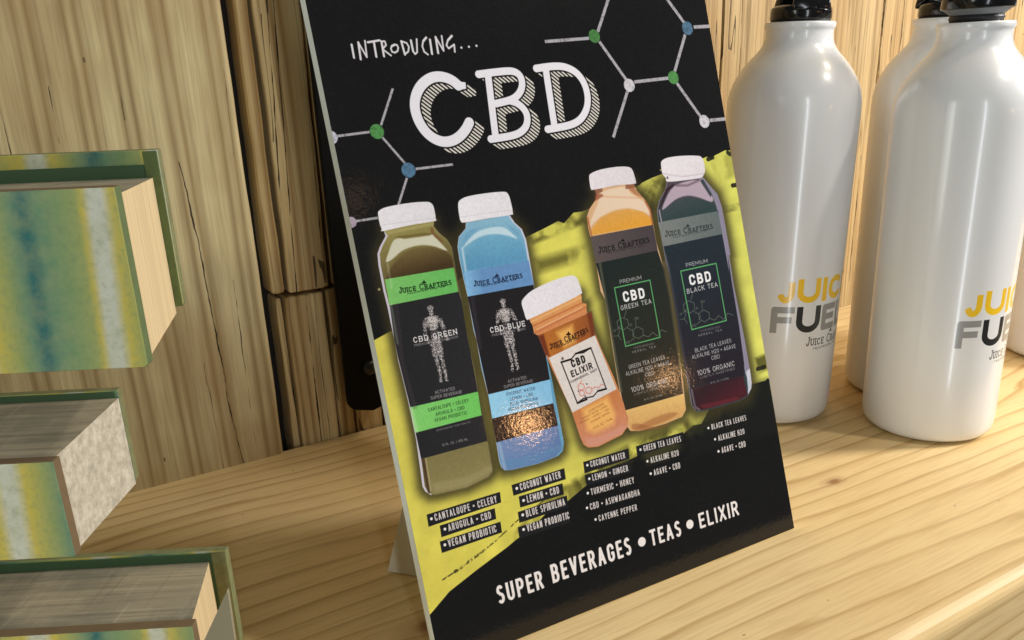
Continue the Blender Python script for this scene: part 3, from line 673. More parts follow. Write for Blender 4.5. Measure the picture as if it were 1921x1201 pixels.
# -- green tea
wet(b3, (214, 172, 132), 1.3)
wet(cD((215, 350), (400, 310), (440, 360), (560, 440), (606, 540), (560, 520), (430, 485), (300, 505), (180, 570), (110, 640), (130, 560), (180, 440)), (228, 204, 178), 6, .95, smooth=3)
wet(cD((128, 700), (130, 650), (200, 560), (300, 510), (420, 487), (540, 512), (600, 560), (622, 618)), vgrad((216, 160, 82), (222, 158, 62), cD((300, 520))[0], cD((340, 660))[0]), 8, 1)
wet(cD((140, 330), (215, 320), (215, 350), (160, 375)), (96, 52, 40), 3, .6); wet(cD((400, 285), (470, 280), (478, 320), (400, 330)), (116, 62, 44), 3, .65)
wet(cD((158, 365), (215, 370), (225, 385), (150, 430)), (140, 72, 50), 4, .7); wet(cD((420, 325), (470, 320), (540, 400), (470, 370)), (160, 96, 64), 4, .6)
cv.line(cD((95, 560), (112, 640), (128, 705)), 4, (170, 96, 50), .7, feather=3); cv.line(cD((560, 430), (598, 500), (618, 610)), 4, (160, 88, 48), .7, feather=4)
cv.line(cD((216, 390), (540, 400)), 3, (206, 140, 100), .35, feather=3)
wet(cD((162, 925), (658, 820), (700, 950))+cE((480, 100), (520, 300), (570, 640), (607, 978), (196, 1096), (165, 960), (130, 760), (100, 560), (60, 320)), vgrad((34, 42, 42), (50, 46, 36), cD((162, 925))[0], cE((400, 1000))[0]), 1.)
wet(cD((118, 712), (622, 616), (660, 822), (165, 927)), vgrad((92, 82, 82), (72, 64, 68), cD((118, 712))[0], cD((622, 616))[0]), 1.)
wet(cE((196, 1098), (607, 980), (624, 1085), (600, 1138), (480, 1186), (300, 1236), (235, 1236)), vgrad((222, 182, 112), (206, 158, 100), cE((400, 1040))[0], cE((420, 1200))[0]), 1.5)
wet(cC((800, 1000), (900, 950), (1000, 920), (1040, 930), (960, 975), (860, 1010), (790, 1020)), (160, 104, 62), 7, .6, smooth=3); wet(cC((750, 1000), (790, 990), (900, 1010), (1000, 985), (930, 1020), (780, 1035)), (150, 90, 58), 5, .5, smooth=3)
cv.line(cE((20, 60), (60, 300), (120, 660), (170, 960)), 5, (104, 104, 84), .6, feather=7)
cv.line(cE((470, 60), (520, 300), (590, 800)), 7, (112, 100, 70), .5, feather=8)
logo(cD, (185, 850), (596, 757), 58, (22, 22, 24), (250, 848), (545, 790), .85)
logo(cD, (720, 717), (1106, 648), 54, (44, 46, 48), (785, 722), (1055, 668), .0)
def tea(cc, dx, dy, name, first):
    q = lambda *p: cc(*[(x+dx, y+dy) for x, y in p])
    e = lambda st, a, b, h, f_, col, al=1, **k: cv.text(st, q(a)[0], q(b)[0], h*.26645, f_, col, al, **k)
    W1 = (222, 220, 220)
    e('PREMIUM', (163, 205), (314, 172), 28, 'thin', W1)
    rc = q((123, 233), (372, 178), (444, 580), (201, 645), (123, 233)); cv.line(rc, 2.0, (92, 168, 104), 1, butt=True)
    e('CBD', (190, 335), (340, 303), 74, 'cond', (238, 236, 238), weight=.21, sp=.2)
    e(name, (170, 392), (384, 340), 34, 'serif', (226, 224, 224), weight=.115, sp=.24)
    gl = (112, 128, 112)
    hexa = lambda cx, cy, r, s=0: [(cx+r*math.cos(R(a+s)), cy+r*math.sin(R(a+s))) for a in range(0, 361, 60)]
    for pl in (hexa(182, 485, 44, 20), hexa(288, 548, 42, 25), [(206, 392), (193, 440)], [(216, 516), (250, 535)], [(275, 505), (272, 462)], [(325, 565), (362, 578), (392, 545), (425, 572), (455, 528), (490, 542)], [(160, 525), (150, 570), (122, 572)], [(150, 570), (170, 600)], [(262, 585), (238, 606)], [(262, 540), (255, 575)], [(165, 500), (140, 528)]):
        cv.line(q(*pl), 1.0, gl, .8)
    for st, a, b in (('OH', (266, 460), (292, 454)), ('H', (234, 504), (246, 501)), ('H', (120, 545), (132, 542)), ('HO', (206, 628), (234, 622))): e(st, a, b, 20, 'thin', gl, weight=.13)
    e('MICROBREWED', (260, 663), (402, 630), 14, 'thin', (150, 148, 148)); e('HERBAL TEA', (250, 693), (413, 652), 15, 'thin', W1, .85, sp=.45, weight=.12)
    e(first, (227, 806), (480, 733), 30, 'thin', W1, .95); e('ALKALINE H20 • AGAVE', (205, 853), (512, 772), 30, 'thin', W1, .95); e('CBD', (341, 859), (400, 844), 29, 'thin', W1, .95)
    e('100% ORGANIC', (245, 970), (505, 898), 38, 'thin', W1); e('LIGHTLY SWEETENED', (265, 990), (505, 925), 16, 'thin', W1, .85); e('16 FL OZ / 473ML', (332, 1027), (465, 991), 13, 'thin', W1, .9)
tea(cE, 0, 0, 'GREEN TEA', 'GREEN TEA LEAVES')
# -- black tea
wet(b4, (138, 132, 152), 1.3)
b4i = [(x-10, y) if i > 17 else (x+1, y) for i, (x, y) in enumerate(b4)]
wet(b4i, vgrad((84, 74, 84), (52, 66, 70), cD((860, 280))[0], cD((900, 560))[0]), 2, clip=b4)
wet(cD((800, 300), (990, 255), (1060, 330), (1105, 400), (1090, 432), (1000, 400), (900, 382), (800, 415), (700, 500), (720, 420)), (182, 164, 178), 5, .95, smooth=3)
wet(cD((700, 500), (800, 430), (900, 395), (1000, 410), (1090, 440), (1140, 500), (1150, 515), (690, 595)), vgrad((64, 74, 76), (50, 66, 68), cD((850, 420))[0], cD((900, 560))[0]), 6, 1)
wet(cD((725, 330), (775, 290), (800, 290), (740, 350), (690, 470), (672, 480)), (52, 34, 40), 4, .85); wet(cD((1000, 262), (1025, 250), (1095, 370), (1085, 395)), (48, 56, 60), 3, .85)
cv.line(cD((810, 300), (900, 300), (985, 262)), 4, (104, 84, 96), .6, feather=3); cv.line(cD((672, 500), (690, 590)), 2.5, (196, 182, 196), .7, feather=2)
wet(cD((708, 788), (1178, 690), (1235, 1000))+cE((920, 0), (950, 200), (1000, 500), (1035, 760), (1038, 850), (660, 942), (620, 800), (570, 500), (520, 200), (490, 0)), vgrad((38, 48, 56), (40, 36, 44), cD((800, 800))[0], cE((800, 850))[0]), 1.5)
wet(cD((662, 598), (690, 592), (1145, 505), (1180, 690), (708, 790), (690, 720)), vgrad((122, 126, 124), (98, 108, 108), cD((690, 600))[0], cD((1150, 600))[0]), 1.)
wet(cE((655, 945), (1030, 852), (1060, 985), (1000, 1022), (760, 1088), (700, 1095), (675, 1060)), vgrad((50, 32, 40), (74, 34, 42), cE((800, 920))[0], cE((860, 1060))[0]), 3)
wet(cE((720, 1060), (980, 1000), (1010, 1015), (760, 1085)), (116, 46, 52), 6, .5)
cv.line(cE((665, 950), (690, 1070), (720, 1090)), 4, (120, 112, 124), .7, feather=3)
wet(cE((1050, 820), (1075, 800), (1088, 900), (1086, 940), (1062, 985), (1062, 930)), (204, 206, 222), 2, .9)
cv.line(cE((500, 60), (560, 400), (640, 880)), 5, (84, 80, 92), .4, feather=6)
logo(cD, (720, 717), (1106, 648), 54, (44, 50, 54), (785, 724), (1055, 668), .9)
tea(cE, 466, -118, 'BLACK TEA', 'BLACK TEA LEAVES')
# -- elixir shot
wet(bs, (206, 138, 92), 1.3)
wet(cC((112, 340), (435, 180), (440, 236), (466, 240), (470, 290), (165, 440), (140, 420), (130, 375)), vgrad((222, 160, 96), (206, 130, 84), cC((250, 260))[0], cC((300, 400))[0]), 2)
for a, b in (((135, 378), (440, 235)), ((142, 425), (462, 262))): cv.line(cC(a, b), 3, (176, 96, 60), .6, feather=3)
cv.line(cC((120, 355), (436, 200)), 2.5, (240, 200, 150), .5, feather=3); cv.line(cC((160, 400), (440, 262)), 2.5, (238, 190, 150), .6, feather=3)
wet(cC((165, 440), (500, 290), (520, 440), (235, 578)), vgrad((184, 112, 48), (150, 84, 44), cC((200, 500))[0], cC((500, 380))[0]), 1.5)
wet(cC((280, 420), (380, 370), (400, 480), (330, 520)), (236, 180, 96), 20, .9)
wet(cC((165, 440), (200, 430), (240, 575), (210, 560)), (96, 40, 30), 8, .8)
wet(cC((470, 300), (500, 290), (525, 440), (500, 450)), (100, 46, 34), 10, .7)
wet(cC((380, 920), (400, 910), (470, 1120), (440, 1100)), (140, 66, 50), 8, .6)
wet(cC((640, 790), (660, 780), (728, 960), (700, 980)), (150, 76, 56), 10, .5)
wet(cC((380, 920), (656, 775), (700, 860), (722, 960), (722, 1010), (690, 1052), (540, 1128), (480, 1134), (452, 1118), (430, 1075)), vgrad((196, 124, 76), (206, 140, 112), cC((500, 880))[0], cC((560, 1110))[0]), 1.5)
wet(cC((440, 900), (600, 820), (650, 930), (640, 990), (520, 1050), (470, 1030)), (238, 182, 104), 22, .9)
wet(cC((455, 1085), (560, 1070), (700, 1000), (720, 1010), (690, 1050), (540, 1126), (480, 1132)), (206, 148, 128), 6, .7)
wet(cC((233, 578), (520, 438), (570, 560), (656, 774), (380, 922), (300, 740)), vgrad((224, 214, 208), (212, 204, 200), cC((260, 600))[0], cC((620, 760))[0]), 1.)
fr = cC((310, 606), (370, 590), (400, 552), (450, 546), (495, 515), (592, 772), (540, 785), (510, 820), (450, 832), (411, 862), (310, 606)); cv.line(fr, 2.2, (34, 28, 28), 1)
for p, q in (((310, 606), (370, 588)), ((400, 553), (495, 517)), ((540, 786), (592, 772)), ((411, 862), (470, 838))): cv.line(cC(p, q), 3.4, (34, 28, 28), 1)
cv.disc(cC((318, 583))[0], 2.6, (90, 84, 80), .9)
tex_(cC, 'CBD', (380, 642), (466, 606), 52, 'cond', (34, 30, 32), weight=.22, sp=.2); tex_(cC, 'ELIXIR', (378, 702), (510, 644), 44, 'cond', (34, 30, 32), weight=.2, sp=.2)
tex_(cC, 'CANNABIDIOL SHOT', (372, 737), (535, 657), 16, 'cond', (44, 38, 38), weight=.17)
hexa = lambda cx, cy, r: [(cx+r*math.cos(R(a+10)), cy+r*math.sin(R(a+10))) for a in range(0, 361, 60)]
for pl in (hexa(435, 760, 22), hexa(482, 782, 22), hexa(440, 800, 18), [(502, 775), (525, 760), (545, 768), (560, 745), (575, 748)], [(430, 738), (436, 720)]): cv.line(cC(*pl), 1.3, (206, 96, 84), .85)
for p in ((470, 742), (460, 818), (418, 786)): cv.disc(cC(p)[0], 1.6, (60, 50, 50), .8)
logo(cC, (243, 530), (482, 414), 42, (38, 22, 18), (278, 524), (462, 436))
for st, a, b in (('CONTAINS', (485, 922), (578, 872)), ('COCONUT WATER • LEMON', (440, 966), (598, 884)), ('GINGER • HONEY • CBD', (430, 992), (612, 902)), ('CAYENNE PEPPER', (495, 988), (615, 925)), ('2.5 FL. OZ. / 74 ML', (512, 1030), (632, 964))):
    tex_(cC, st, a, b, 17 if st[0] in 'C2' and len(st) < 12 or st[0] == '2' else 12, 'thin', (92, 44, 22), .8, weight=.11)
# caps
def cap(P, base=(238, 234, 240)):
    wet(P, vgrad(base, [x*.96 for x in base], P[0], P[len(P)//2]), 1.4, smooth=3)
capA = cA((72, 240), (82, 214), (140, 188), (300, 160), (415, 153), (448, 164), (466, 195), (479, 272), (470, 290), (300, 318), (108, 360), (98, 345), (82, 300)); cap(capA)
cv.line(cA((85, 320), (300, 290), (474, 268)), 1.5, (196, 192, 200), .5, feather=2)
capB = cA((636, 172), (650, 140), (710, 113), (850, 90), (955, 82), (985, 94), (1004, 140), (1022, 232), (1002, 246), (850, 270), (690, 298), (656, 293), (642, 240)); cap(capB)
cv.line(cA((650, 262), (850, 232), (1016, 212)), 1.5, (196, 192, 200), .5, feather=2)
cap(cC((62, 240), (72, 208), (130, 155), (250, 98), (350, 66), (392, 66), (415, 92), (438, 160), (428, 182), (300, 248), (120, 332), (92, 336), (76, 290)), (234, 229, 235))
cap(cD((108, 235), (120, 205), (200, 172), (330, 150), (420, 150), (455, 172), (475, 230), (485, 274), (468, 288), (330, 300), (150, 334), (124, 332), (114, 290)), (228, 220, 226))
cap(cD((686, 135), (692, 102), (740, 76), (850, 61), (980, 60), (1015, 76), (1030, 110), (1040, 178), (1028, 218), (1000, 240), (880, 258), (740, 270), (725, 240), (697, 205)), (230, 223, 229))
cv.disc(cD((738, 238))[0], 2.2, (90, 70, 70), .8); cv.disc(cD((683, 176))[0], 1.6, (190, 180, 120), .8)
cv.line(cD((700, 205), (860, 228), (1028, 205)), 2.5, (186, 176, 184), .5, feather=3)
cv.disc(cA((80, 770))[0], 2.6, (170, 160, 110), .9)
# ingredient tags
BK = (34, 34, 36); TW = (226, 218, 216)
def tag_(c, bx, st, a, b, h=44):
    if bx: cv.poly(c(*bx), BK, 1.)
    kk = c((0, 0), (1, 0))[1][0]-c((0, 0))[0][0]
    A0 = np.array(a, float); B0 = np.array(b, float); v_ = (B0-A0)/np.hypot(*(B0-A0)); h_ = h*kk
    cv.disc(c(tuple(A0+v_*8+np.array([0, -h*.42])))[0], h_*.17, (240, 236, 234))
    cv.text(st, c(tuple(A0+v_*32))[0], c(b)[0], h_*.86, 'cond', TW, .96, weight=.15)
tag_(cF, ((65, 465), (498, 330), (505, 393), (76, 537)), 'CANTALOUPE • CELERY', (85, 513), (482, 392), 50)
tag_(cF, ((142, 530), (467, 427), (476, 490), (152, 599)), 'ARUGULA • CBD', (165, 574), (448, 486), 50)
tag_(cF, ((142, 625), (501, 506), (510, 570), (155, 692)), 'VEGAN PROBIOTIC', (165, 668), (480, 567), 52)
tag_(cF, ((566, 290), (878, 190), (887, 255), (578, 353)), 'COCONUT WATER', (590, 333), (860, 247), 50)
tag_(cF, ((609, 358), (867, 279), (876, 345), (618, 423)), 'LEMON • CBD', (630, 404), (850, 338), 50)
tag_(cF, ((603, 450), (893, 351), (902, 418), (613, 514)), 'BLUE SPIRULINA', (625, 490), (885, 408), 50)
tag_(cF, ((603, 540), (905, 440), (915, 510), (613, 607)), 'VEGAN PROBIOTIC', (630, 576), (910, 488), 50)
tag_(cG, ((120, 384), (420, 294), (428, 362), (130, 459)), 'COCONUT WATER', (140, 427), (400, 358), 48)
tag_(cG, ((130, 470), (432, 380), (440, 450), (142, 541)), 'LEMON • GINGER', (153, 517), (420, 443), 48)
tag_(cG, None, 'TURMERIC • HONEY', (143, 613), (460, 523), 50)
tag_(cG, None, 'CBD • ASHWAGANDHA', (138, 711), (497, 603), 50)
tag_(cG, None, 'CAYENNE PEPPER', (195, 787), (479, 702), 48)
tag_(cG, ((470, 280), (782, 184), (789, 240), (478, 346)), 'GREEN TEA LEAVES', (492, 323), (770, 248), 46)
tag_(cG, None, 'ALKALINE H20', (538, 400), (755, 340), 46); tag_(cG, None, 'AGAVE • CBD', (560, 483), (765, 424), 48)
tag_(cG, None, 'BLACK TEA LEAVES', (942, 178), (1202, 106), 42); tag_(cG, None, 'ALKALINE H20', (986, 253), (1190, 197), 44); tag_(cG, None, 'AGAVE • CBD', (1009, 334), (1198, 281), 46)
# bottom line
WT = (238, 232, 232); wr = tx('m', .0, .02)
cv.text('SUPER', cF((492, 998))[0], cF((760, 898))[0], 112*.31724, 'cond', WT, weight=.165, sp=.20, tex=wr)
cv.text('BEVERAGES', cF((812, 872))[0], cF((1280, 698))[0], 112*.31724, 'cond', WT, weight=.165, sp=.20, tex=wr)
cv.disc(cF((1337, 625))[0], 8, WT); cv.disc(cG((827, 796))[0], 7.6, WT)
cv.text('TEAS', cG((572, 943))[0], cG((774, 872))[0], 108*.28314, 'cond', WT, weight=.165, sp=.20, tex=wr)
cv.text('ELIXIR', cG((896, 826))[0], cG((1154, 733))[0], 102*.28314, 'cond', WT, weight=.165, sp=.20, tex=wr)
# specks of dust and scratches on the laminate
for i in range(260):
    x, y = rng.uniform(0, PW), rng.uniform(0, PH); g = cv.grid((x-2, y-2), (x+2, y+2))
    if g: cv.put(g[0], np.clip(1.1-np.hypot(g[1]-x, g[2]-y), 0, 1)*rng.uniform(.1, .55), (190, 188, 184))
cv.a += (TEX['s'][..., None]-.5)*.02
def to_image(name, arr, alpha=None):
    h, w_ = arr.shape[:2]; im = bpy.data.images.new(name, w_, h, alpha=alpha is not None)
    px = np.ones((h, w_, 4), np.float32); px[..., :3] = np.clip(arr, 0, 1)
    if alpha is not None: px[..., 3] = alpha
    im.pixels.foreach_set(px.ravel()); im.update(); im.pack(); return im
sign_img = to_image('sign_print', cv.a)
m = M('printed_laminate'); t = m.add('ShaderNodeTexImage', image=sign_img); t.interpolation = 'Cubic'
uvn = m.add('ShaderNodeUVMap'); m.l(uvn.outputs[0], t.inputs[0])
m.set(Base_Color=t.outputs[0], Roughness=.075, Specular_IOR_Level=.45)
pn = m.noise(m.coord((1, 1, 1)), 120, 3, .6); pn2 = m.noise(m.coord((1, 1, 1)), 14, 2, .5)
m.bump(m.math('ADD', pn, m.math('MULTIPLY', pn2, .3)), .10, .0003)
M_sign = m.m

# ------------------------------------------------------------------ the sign
BLc = Vector((.5043, -1.0565, 0)); ux = Vector((.8654, -.0200, 0)).normalized(); upv = Vector((.007, .3041, .9526)).normalized(); nb = -ux.cross(upv).normalized()*-1
nb = ux.cross(upv).normalized()       # points to the viewer side
if nb.y > 0: nb = -nb
PWU = .8656; PHU = PWU*PH/PW; TH = .026
sign = empty('countertop_sign', BLc+ux*PWU/2, 0, 'black and yellow drinks sign on foam board leaning back on the pine shelf', 'sign')
o0 = BLc+ux*PWU/2
def SP(u, v, d): return BLc+ux*(PWU*u)+upv*(PWU*v)-nb*d-o0+Vector((0, 0, .002))
vv = [SP(a, b, d) for d in (.0006, TH) for a, b in ((0, 0), (1, 0), (1, PH/PW), (0, PH/PW))]
foam = plain('white_foam_board', lin(230, 240, 238), .7, .04, 20, .1)
mesh_obj('foam_board', vv, [(0, 1, 2, 3), (7, 6, 5, 4), (0, 4, 5, 1), (1, 5, 6, 2), (2, 6, 7, 3), (3, 7, 4, 0)], foam, sign)
mesh_obj('printed_face', [SP(0, 0, 0), SP(1, 0, 0), SP(1, PH/PW, 0), SP(0, PH/PW, 0)], [(0, 1, 2, 3)], M_sign, sign, uv=[(0, 0), (1, 0), (1, 1), (0, 1)])
# folding cardboard easel behind it
card = plain('white_card', lin(214, 206, 180), .75, .05, 10, .15)
def wing(hx, ax, ay, ztop):
    H0 = Vector((hx, -1.0565+TH+.012, .002)); HT = Vector((hx, -1.0565+TH+.012+.3193*ztop, ztop)); A0 = Vector((ax, ay, .002)); A1 = A0.lerp(HT, .05)+Vector((0, 0, .03))
    n_ = (A0-H0).cross(HT-H0).normalized()*.006
    q = [H0, A0, A0.lerp(HT, .28)+Vector((0, 0, .004)), A0.lerp(HT, .30), HT]
    k = len(q); v = [p-o0 for p in q]+[p+n_-o0 for p in q]
    f = [tuple(range(k)), tuple(range(2*k-1, k-1, -1))]+[(i, i+k, (i+1) % k+k, (i+1) % k) for i in range(k)]
    mesh_obj('easel_wing', v, f, card, sign)
wing(.80, .552, -.718, .80); wing(1.04, 1.27, -.74, .80)
q = [SP(.34, .02, TH+.001), SP(.62, .02, TH+.001), SP(.62, 1.0, TH+.001), SP(.34, 1.0, TH+.001)]; q2 = [p-nb*.006 for p in q]
mesh_obj('easel_panel', q+q2, [(0, 1, 2, 3), (7, 6, 5, 4), (0, 4, 5, 1), (1, 5, 6, 2), (2, 6, 7, 3), (3, 7, 4, 0)], card, sign)

# ------------------------------------------------------------------ black flat steel strap screwed to the wall
strap = empty('steel_strap', (.80, 0, .1), 0, 'black flat steel strap with rounded end screwed to the wall behind the sign', 'strap')
hw = .072; outl = [(hw-.0, 1.75), (-hw, 1.75)]+[(-hw*math.cos(R(a))**.7 if a < 90 else 0, .055-.055*math.sin(R(a))**1.0) for a in (0, 15, 30, 45, 60, 75)]
outl = [(-hw, 1.75)]+[(-hw+.02*(1-math.cos(R(a))), .02-.02*math.sin(R(a))+.012*(1-a/90)) for a in range(0, 91, 15)]+[(0, -.014)]+[(hw-.02*(1-math.cos(R(a))), .02-.02*math.sin(R(a))+.012*(1-a/90)) for a in range(90, -1, -15)]+[(hw, 1.75)]
v, f = prism(outl, None, -.075, -.058)
blk = plain('black_powder_coat', (.0022, .0024, .0027), .5, .2, 30, .12); blk.node_tree.nodes['Principled BSDF'].inputs['Specular IOR Level'].default_value = .12
mesh_obj('strap_bar', v, [q[::-1] for q in f], blk, strap, bevel=.003)
v, f = lathe([(.022, 0), (.022, .004), (.017, .010), (.008, .013), (.0, .013)][:4], 28)
v = [(x+.0, -.075-z, y+.115) for x, y, z in v]
sc = mesh_obj('screw', v, f, plain('black_screw', (.012, .013, .015), .3, .2, 20), strap, smooth=True)
v, f = lathe([(.007, .0132), (.007, .0146)], 6); v = [(x, -.075-z, y+.115) for x, y, z in v]
mesh_obj('screw_recess', v, f, plain('screw_recess_black', (.002, .002, .002), .6), sc)

# ------------------------------------------------------------------ carved book letter (left)
GB = Vector((.19404219, -.88235529, 0)); yb = R(-29); T_ = .21
book = empty('carved_book_letter', GB, yb, 'letter shape cut out of a hardcover book with green and teal watercolour stripes, left edge', 'book')
def stripes():
    m = M('watercolour_cover'); tc = m.coord((1, 1, 1)); sep = m.add('ShaderNodeSeparateXYZ'); m.l(tc, sep.inputs[0])
    nz_ = m.noise(m.coord((3, 3, 3)), 2.2, 4, .6)
    x = m.math('ADD', sep.outputs[0], m.math('MULTIPLY', sep.outputs[2], -.055)); x = m.math('ADD', x, m.math('MULTIPLY', m.math('SUBTRACT', nz_, .5), .009))
    x = m.math('ADD', m.math('MULTIPLY', x, 2.0), .80)       # x=-.4 -> 0, x=.1 -> 1
    g1, g2 = lin(134, 160, 108), lin(160, 170, 100); tl, wh, ye, gt = lin(56, 114, 110), lin(214, 214, 196), lin(212, 192, 84), lin(106, 146, 116)
    st = [(.0, g1), (.10, tl), (.16, g1), (.24, g2), (.37, ye), (.395, wh), (.425, wh), (.45, ye), (.50, g2), (.537, gt), (.560, tl), (.574, tl), (.597, gt), (.65, g1), (.69, g2), (.705, ye), (.722, wh), (.750, wh), (.772, ye), (.81, g2), (.86, gt)]
    f1 = st[:]; f1 = [(min(p, 1), c) for p, c in f1]
    c = m.ramp(x, f1)
    sp = m.noise(m.coord((1, 1, 1)), 42, 3, .6); sp2 = m.noise(m.coord((1, 1, 1)), 110, 2, .6)
    c = m.mix(m.ramp(sp, [(.35, (.0,)*3), (.7, (.42,)*3)]), c, lin(170, 174, 120)); c = m.mix(m.ramp(sp2, [(.48, (.0,)*3), (.8, (.35,)*3)]), c, lin(104, 132, 106))
    m.set(Base_Color=c, Roughness=.7, Specular_IOR_Level=.25); m.bump(sp2, .25, .0003); return m.m
M_water = stripes()
M_board = plain('brown_book_board', lin(116, 96, 68), .85, .2, 40, .3)
M_green = plain('dark_green_endpaper', lin(62, 92, 58), .7, .06, 10, .1)
M_olive = plain('olive_speckled_cloth', lin(122, 124, 84), .8, .4, 60, .4, bscale=90)
def pages(name, base, dark, sc, speck=False):
    m = M(name); l1 = m.noise(m.coord(sc), 1, 3, .6); l2 = m.noise(m.coord((4, 7, 4)), 1.2, 4, .6); l3 = m.noise(m.coord(tuple(s*.45 for s in sc)), 1, 3, .7)
    c = m.mix(m.ramp(l1, [(.35, (0,)*3), (.7, (1,)*3)]), base, [b*.78 for b in base])
    if name.endswith('speckled'): l3 = m.noise(m.coord((1, 1, 1)), 75, 3, .7)
    c = m.mix(m.math('MULTIPLY', m.ramp(l3, [(.4, (0,)*3), (.65, (1,)*3)]), .5 if dark else .2), c, dark or [b*.7 for b in base])
    if dark and not name.endswith('speckled'): c = m.mix(m.math('MULTIPLY', m.ramp(l2, [(.42, (0,)*3), (.66, (1,)*3)]), .75), c, lin(106, 108, 98))
    if name.endswith('smudged'):
        sc_ = m.noise(m.coord((120, 5, 1), rot=(0, 0, .5)), 1, 3, .6); c = m.mix(m.ramp(sc_, [(.56, (0,)*3), (.72, (.25,)*3)]), c, lin(206, 198, 176))
        sd_ = m.noise(m.coord((90, 4, 1), rot=(0, 0, .35)), 1.3, 3, .6); c = m.mix(m.ramp(sd_, [(.58, (0,)*3), (.75, (.32,)*3)]), c, lin(92, 88, 78))
    m.set(Base_Color=c, Roughness=.85, Specular_IOR_Level=.15); m.bump(l1, .55, .0005); return m.m
M_ptop = pages('cut_page_edges_smudged', lin(182, 172, 146), lin(112, 106, 92), (5, 170, 170))
M_pside = pages('cut_page_edges_clean', lin(232, 208, 164), None, (160, 150, 1.5))
M_pspeck = pages('cut_page_edges_speckled', lin(214, 206, 188), lin(140, 132, 112), (60, 60, 45))
xl, xs_ = -.74, -.50
def eshape(top, mid, bot, z0=0.004):
    # each arm: (x_end, z_low, z_high)
    return [(xl, z0), (bot[0], z0), (bot[0], bot[2]), (xs_, bot[2]), (xs_, mid[1]), (mid[0], mid[1]), (mid[0], mid[2]), (xs_, mid[2]), (xs_, top[1]), (top[0]-.004, top[1]), (top[0], top[1]+.004), (top[0], top[2]), (xl, top[2])]
fo = eshape((.041, .654, .877), (-.103, .390, .532), (.033, 0, .269))
v, f = prism(fo, None, -T_, -T_+.019)
nf = len(f); fm = [0, 1]+[1]*(nf-2)
for qi, q in enumerate(f):
    if qi > 1 and sum(v[i][2] for i in q)/len(q) > .64 and abs(v[q[0]][0]-v[q[2]][0]) < .02: fm[qi] = 2
M_greencloth = plain('green_cover_cloth', lin(96, 112, 70), .8, .25, 50, .3)
o = mesh_obj('front_cover', v, f, [M_water, M_board, M_greencloth], book, fm=fm, bevel=.002)
bk = eshape((.022, .675, .900), (-.099, .396, .549), (.022, 0, .262))
v, f = prism(bk, None, .0015, .016)
o = mesh_obj('back_cover', v, f, [M_water, M_olive], book, fm=[0, 1]+[1]*(nf-2), bevel=.002)
v, f = prism(eshape((.0, .68, .880), (-.104, .40, .547), (-.002, 0.01, .258), .006), None, -.0012, .0014)
mesh_obj('endpaper', v, f, M_green, book)
# olive turned-in cloth at the lower arm's corner
v, f = prism([(-.002, .01), (.0205, .01), (.0205, .26), (-.002, .26)], None, -.0016, .0012)
mesh_obj('cover_turn_in', v, f, M_olive, book)
v, f = prism([(0.001, .676), (.0205, .676), (.0205, .898), (.001, .898)], None, -.0016, .0012)
mesh_obj('cover_turn_in', v, f, plain('green_turn_in', lin(92, 106, 58), .8, .3, 50, .3), book)
pf = eshape((.036, .656, .866), (-.108, .391, .531), (.026, 0, .266), .006); pb = eshape((.010, .662, .862), (-.099, .392, .537), (-.008, 0, .243), .006)
v, f = prism(pf, pb, -T_+.0192, -.0013)
fm = []
for q in f:
    a = [Vector(v[i]) for i in q[:3]]; nn = (a[1]-a[0]).cross(a[2]-a[0]).normalized()
    cz = sum(v[i][2] for i in q)/len(q); cx = sum(v[i][0] for i in q)/len(q)
    if abs(nn.z) > .7: fm.append(0)
    elif .38 < cz < .55 and cx > -.3: fm.append(2)
    else: fm.append(1)
mesh_obj('page_block', v, f, [M_ptop, M_pside, M_pspeck], book, fm=fm)

# ------------------------------------------------------------------ pale grey card tip in front of the book
gc = empty('grey_card', GB+Vector((math.sin(-yb)*-.235, -math.cos(yb)*.235, 0))+Vector((.0, 0, 0)), yb, 'pale grey card with a pointed tip standing before the lowest carved arm, bottom left', 'card')
v, f = prism([(-.089, .002), (.090, .002), (.0985, .334), (.098, .340)], None, 0, .008)
mesh_obj('card_sheet', v, f, plain('grey_card_stock', lin(146, 138, 112), .7, .15, 6, .1), gc)

# ------------------------------------------------------------------ bottles
bw, bh = 1024, 768
lc = Canvas(bw, bh, (230, 231, 232)); base_a = lc.a.copy()
YE, GY, BB = (246, 200, 36), (150, 150, 148), (34, 34, 36)
for ch, a, b in (('J', 30, 138), ('U', 156, 322), ('I', 334, 384), ('C', 396, 560), ('E', 574, 700)): lc.text(ch, (a, 415), (b, 415), 158, 'bold', YE, weight=.25)
for ch, a, b, cc_ in (('F', 0, 150, GY), ('U', 164, 342, BB), ('E', 356, 500, GY), ('L', 514, 630, GY)): lc.text(ch, (a, 215), (b, 215), 176, 'bold', cc_, weight=.24)
lc.text('Juice Crafters', (250, 120), (720, 120), 62, 'slab', (52, 52, 54), caps=.78, weight=.12, sp=.14)
lc.text('rejuvenate your life', (310, 92), (660, 92), 24, 'slab', (70, 70, 72), weight=.14)
for dx, dy, r in ((0, 0, 8), (-10, -4, 7), (10, -3, 7), (0, 9, 6)): lc.disc((472+dx, 200+dy), r, (52, 52, 54))
al = np.clip(np.abs(lc.a-base_a).sum(-1)*3.2, 0, 1)
bim = to_image('bottle_lettering', lc.a)
aim = to_image('bottle_lettering_mask', np.repeat(al[..., None], 3, 2)); aim.colorspace_settings.name = 'Non-Color'
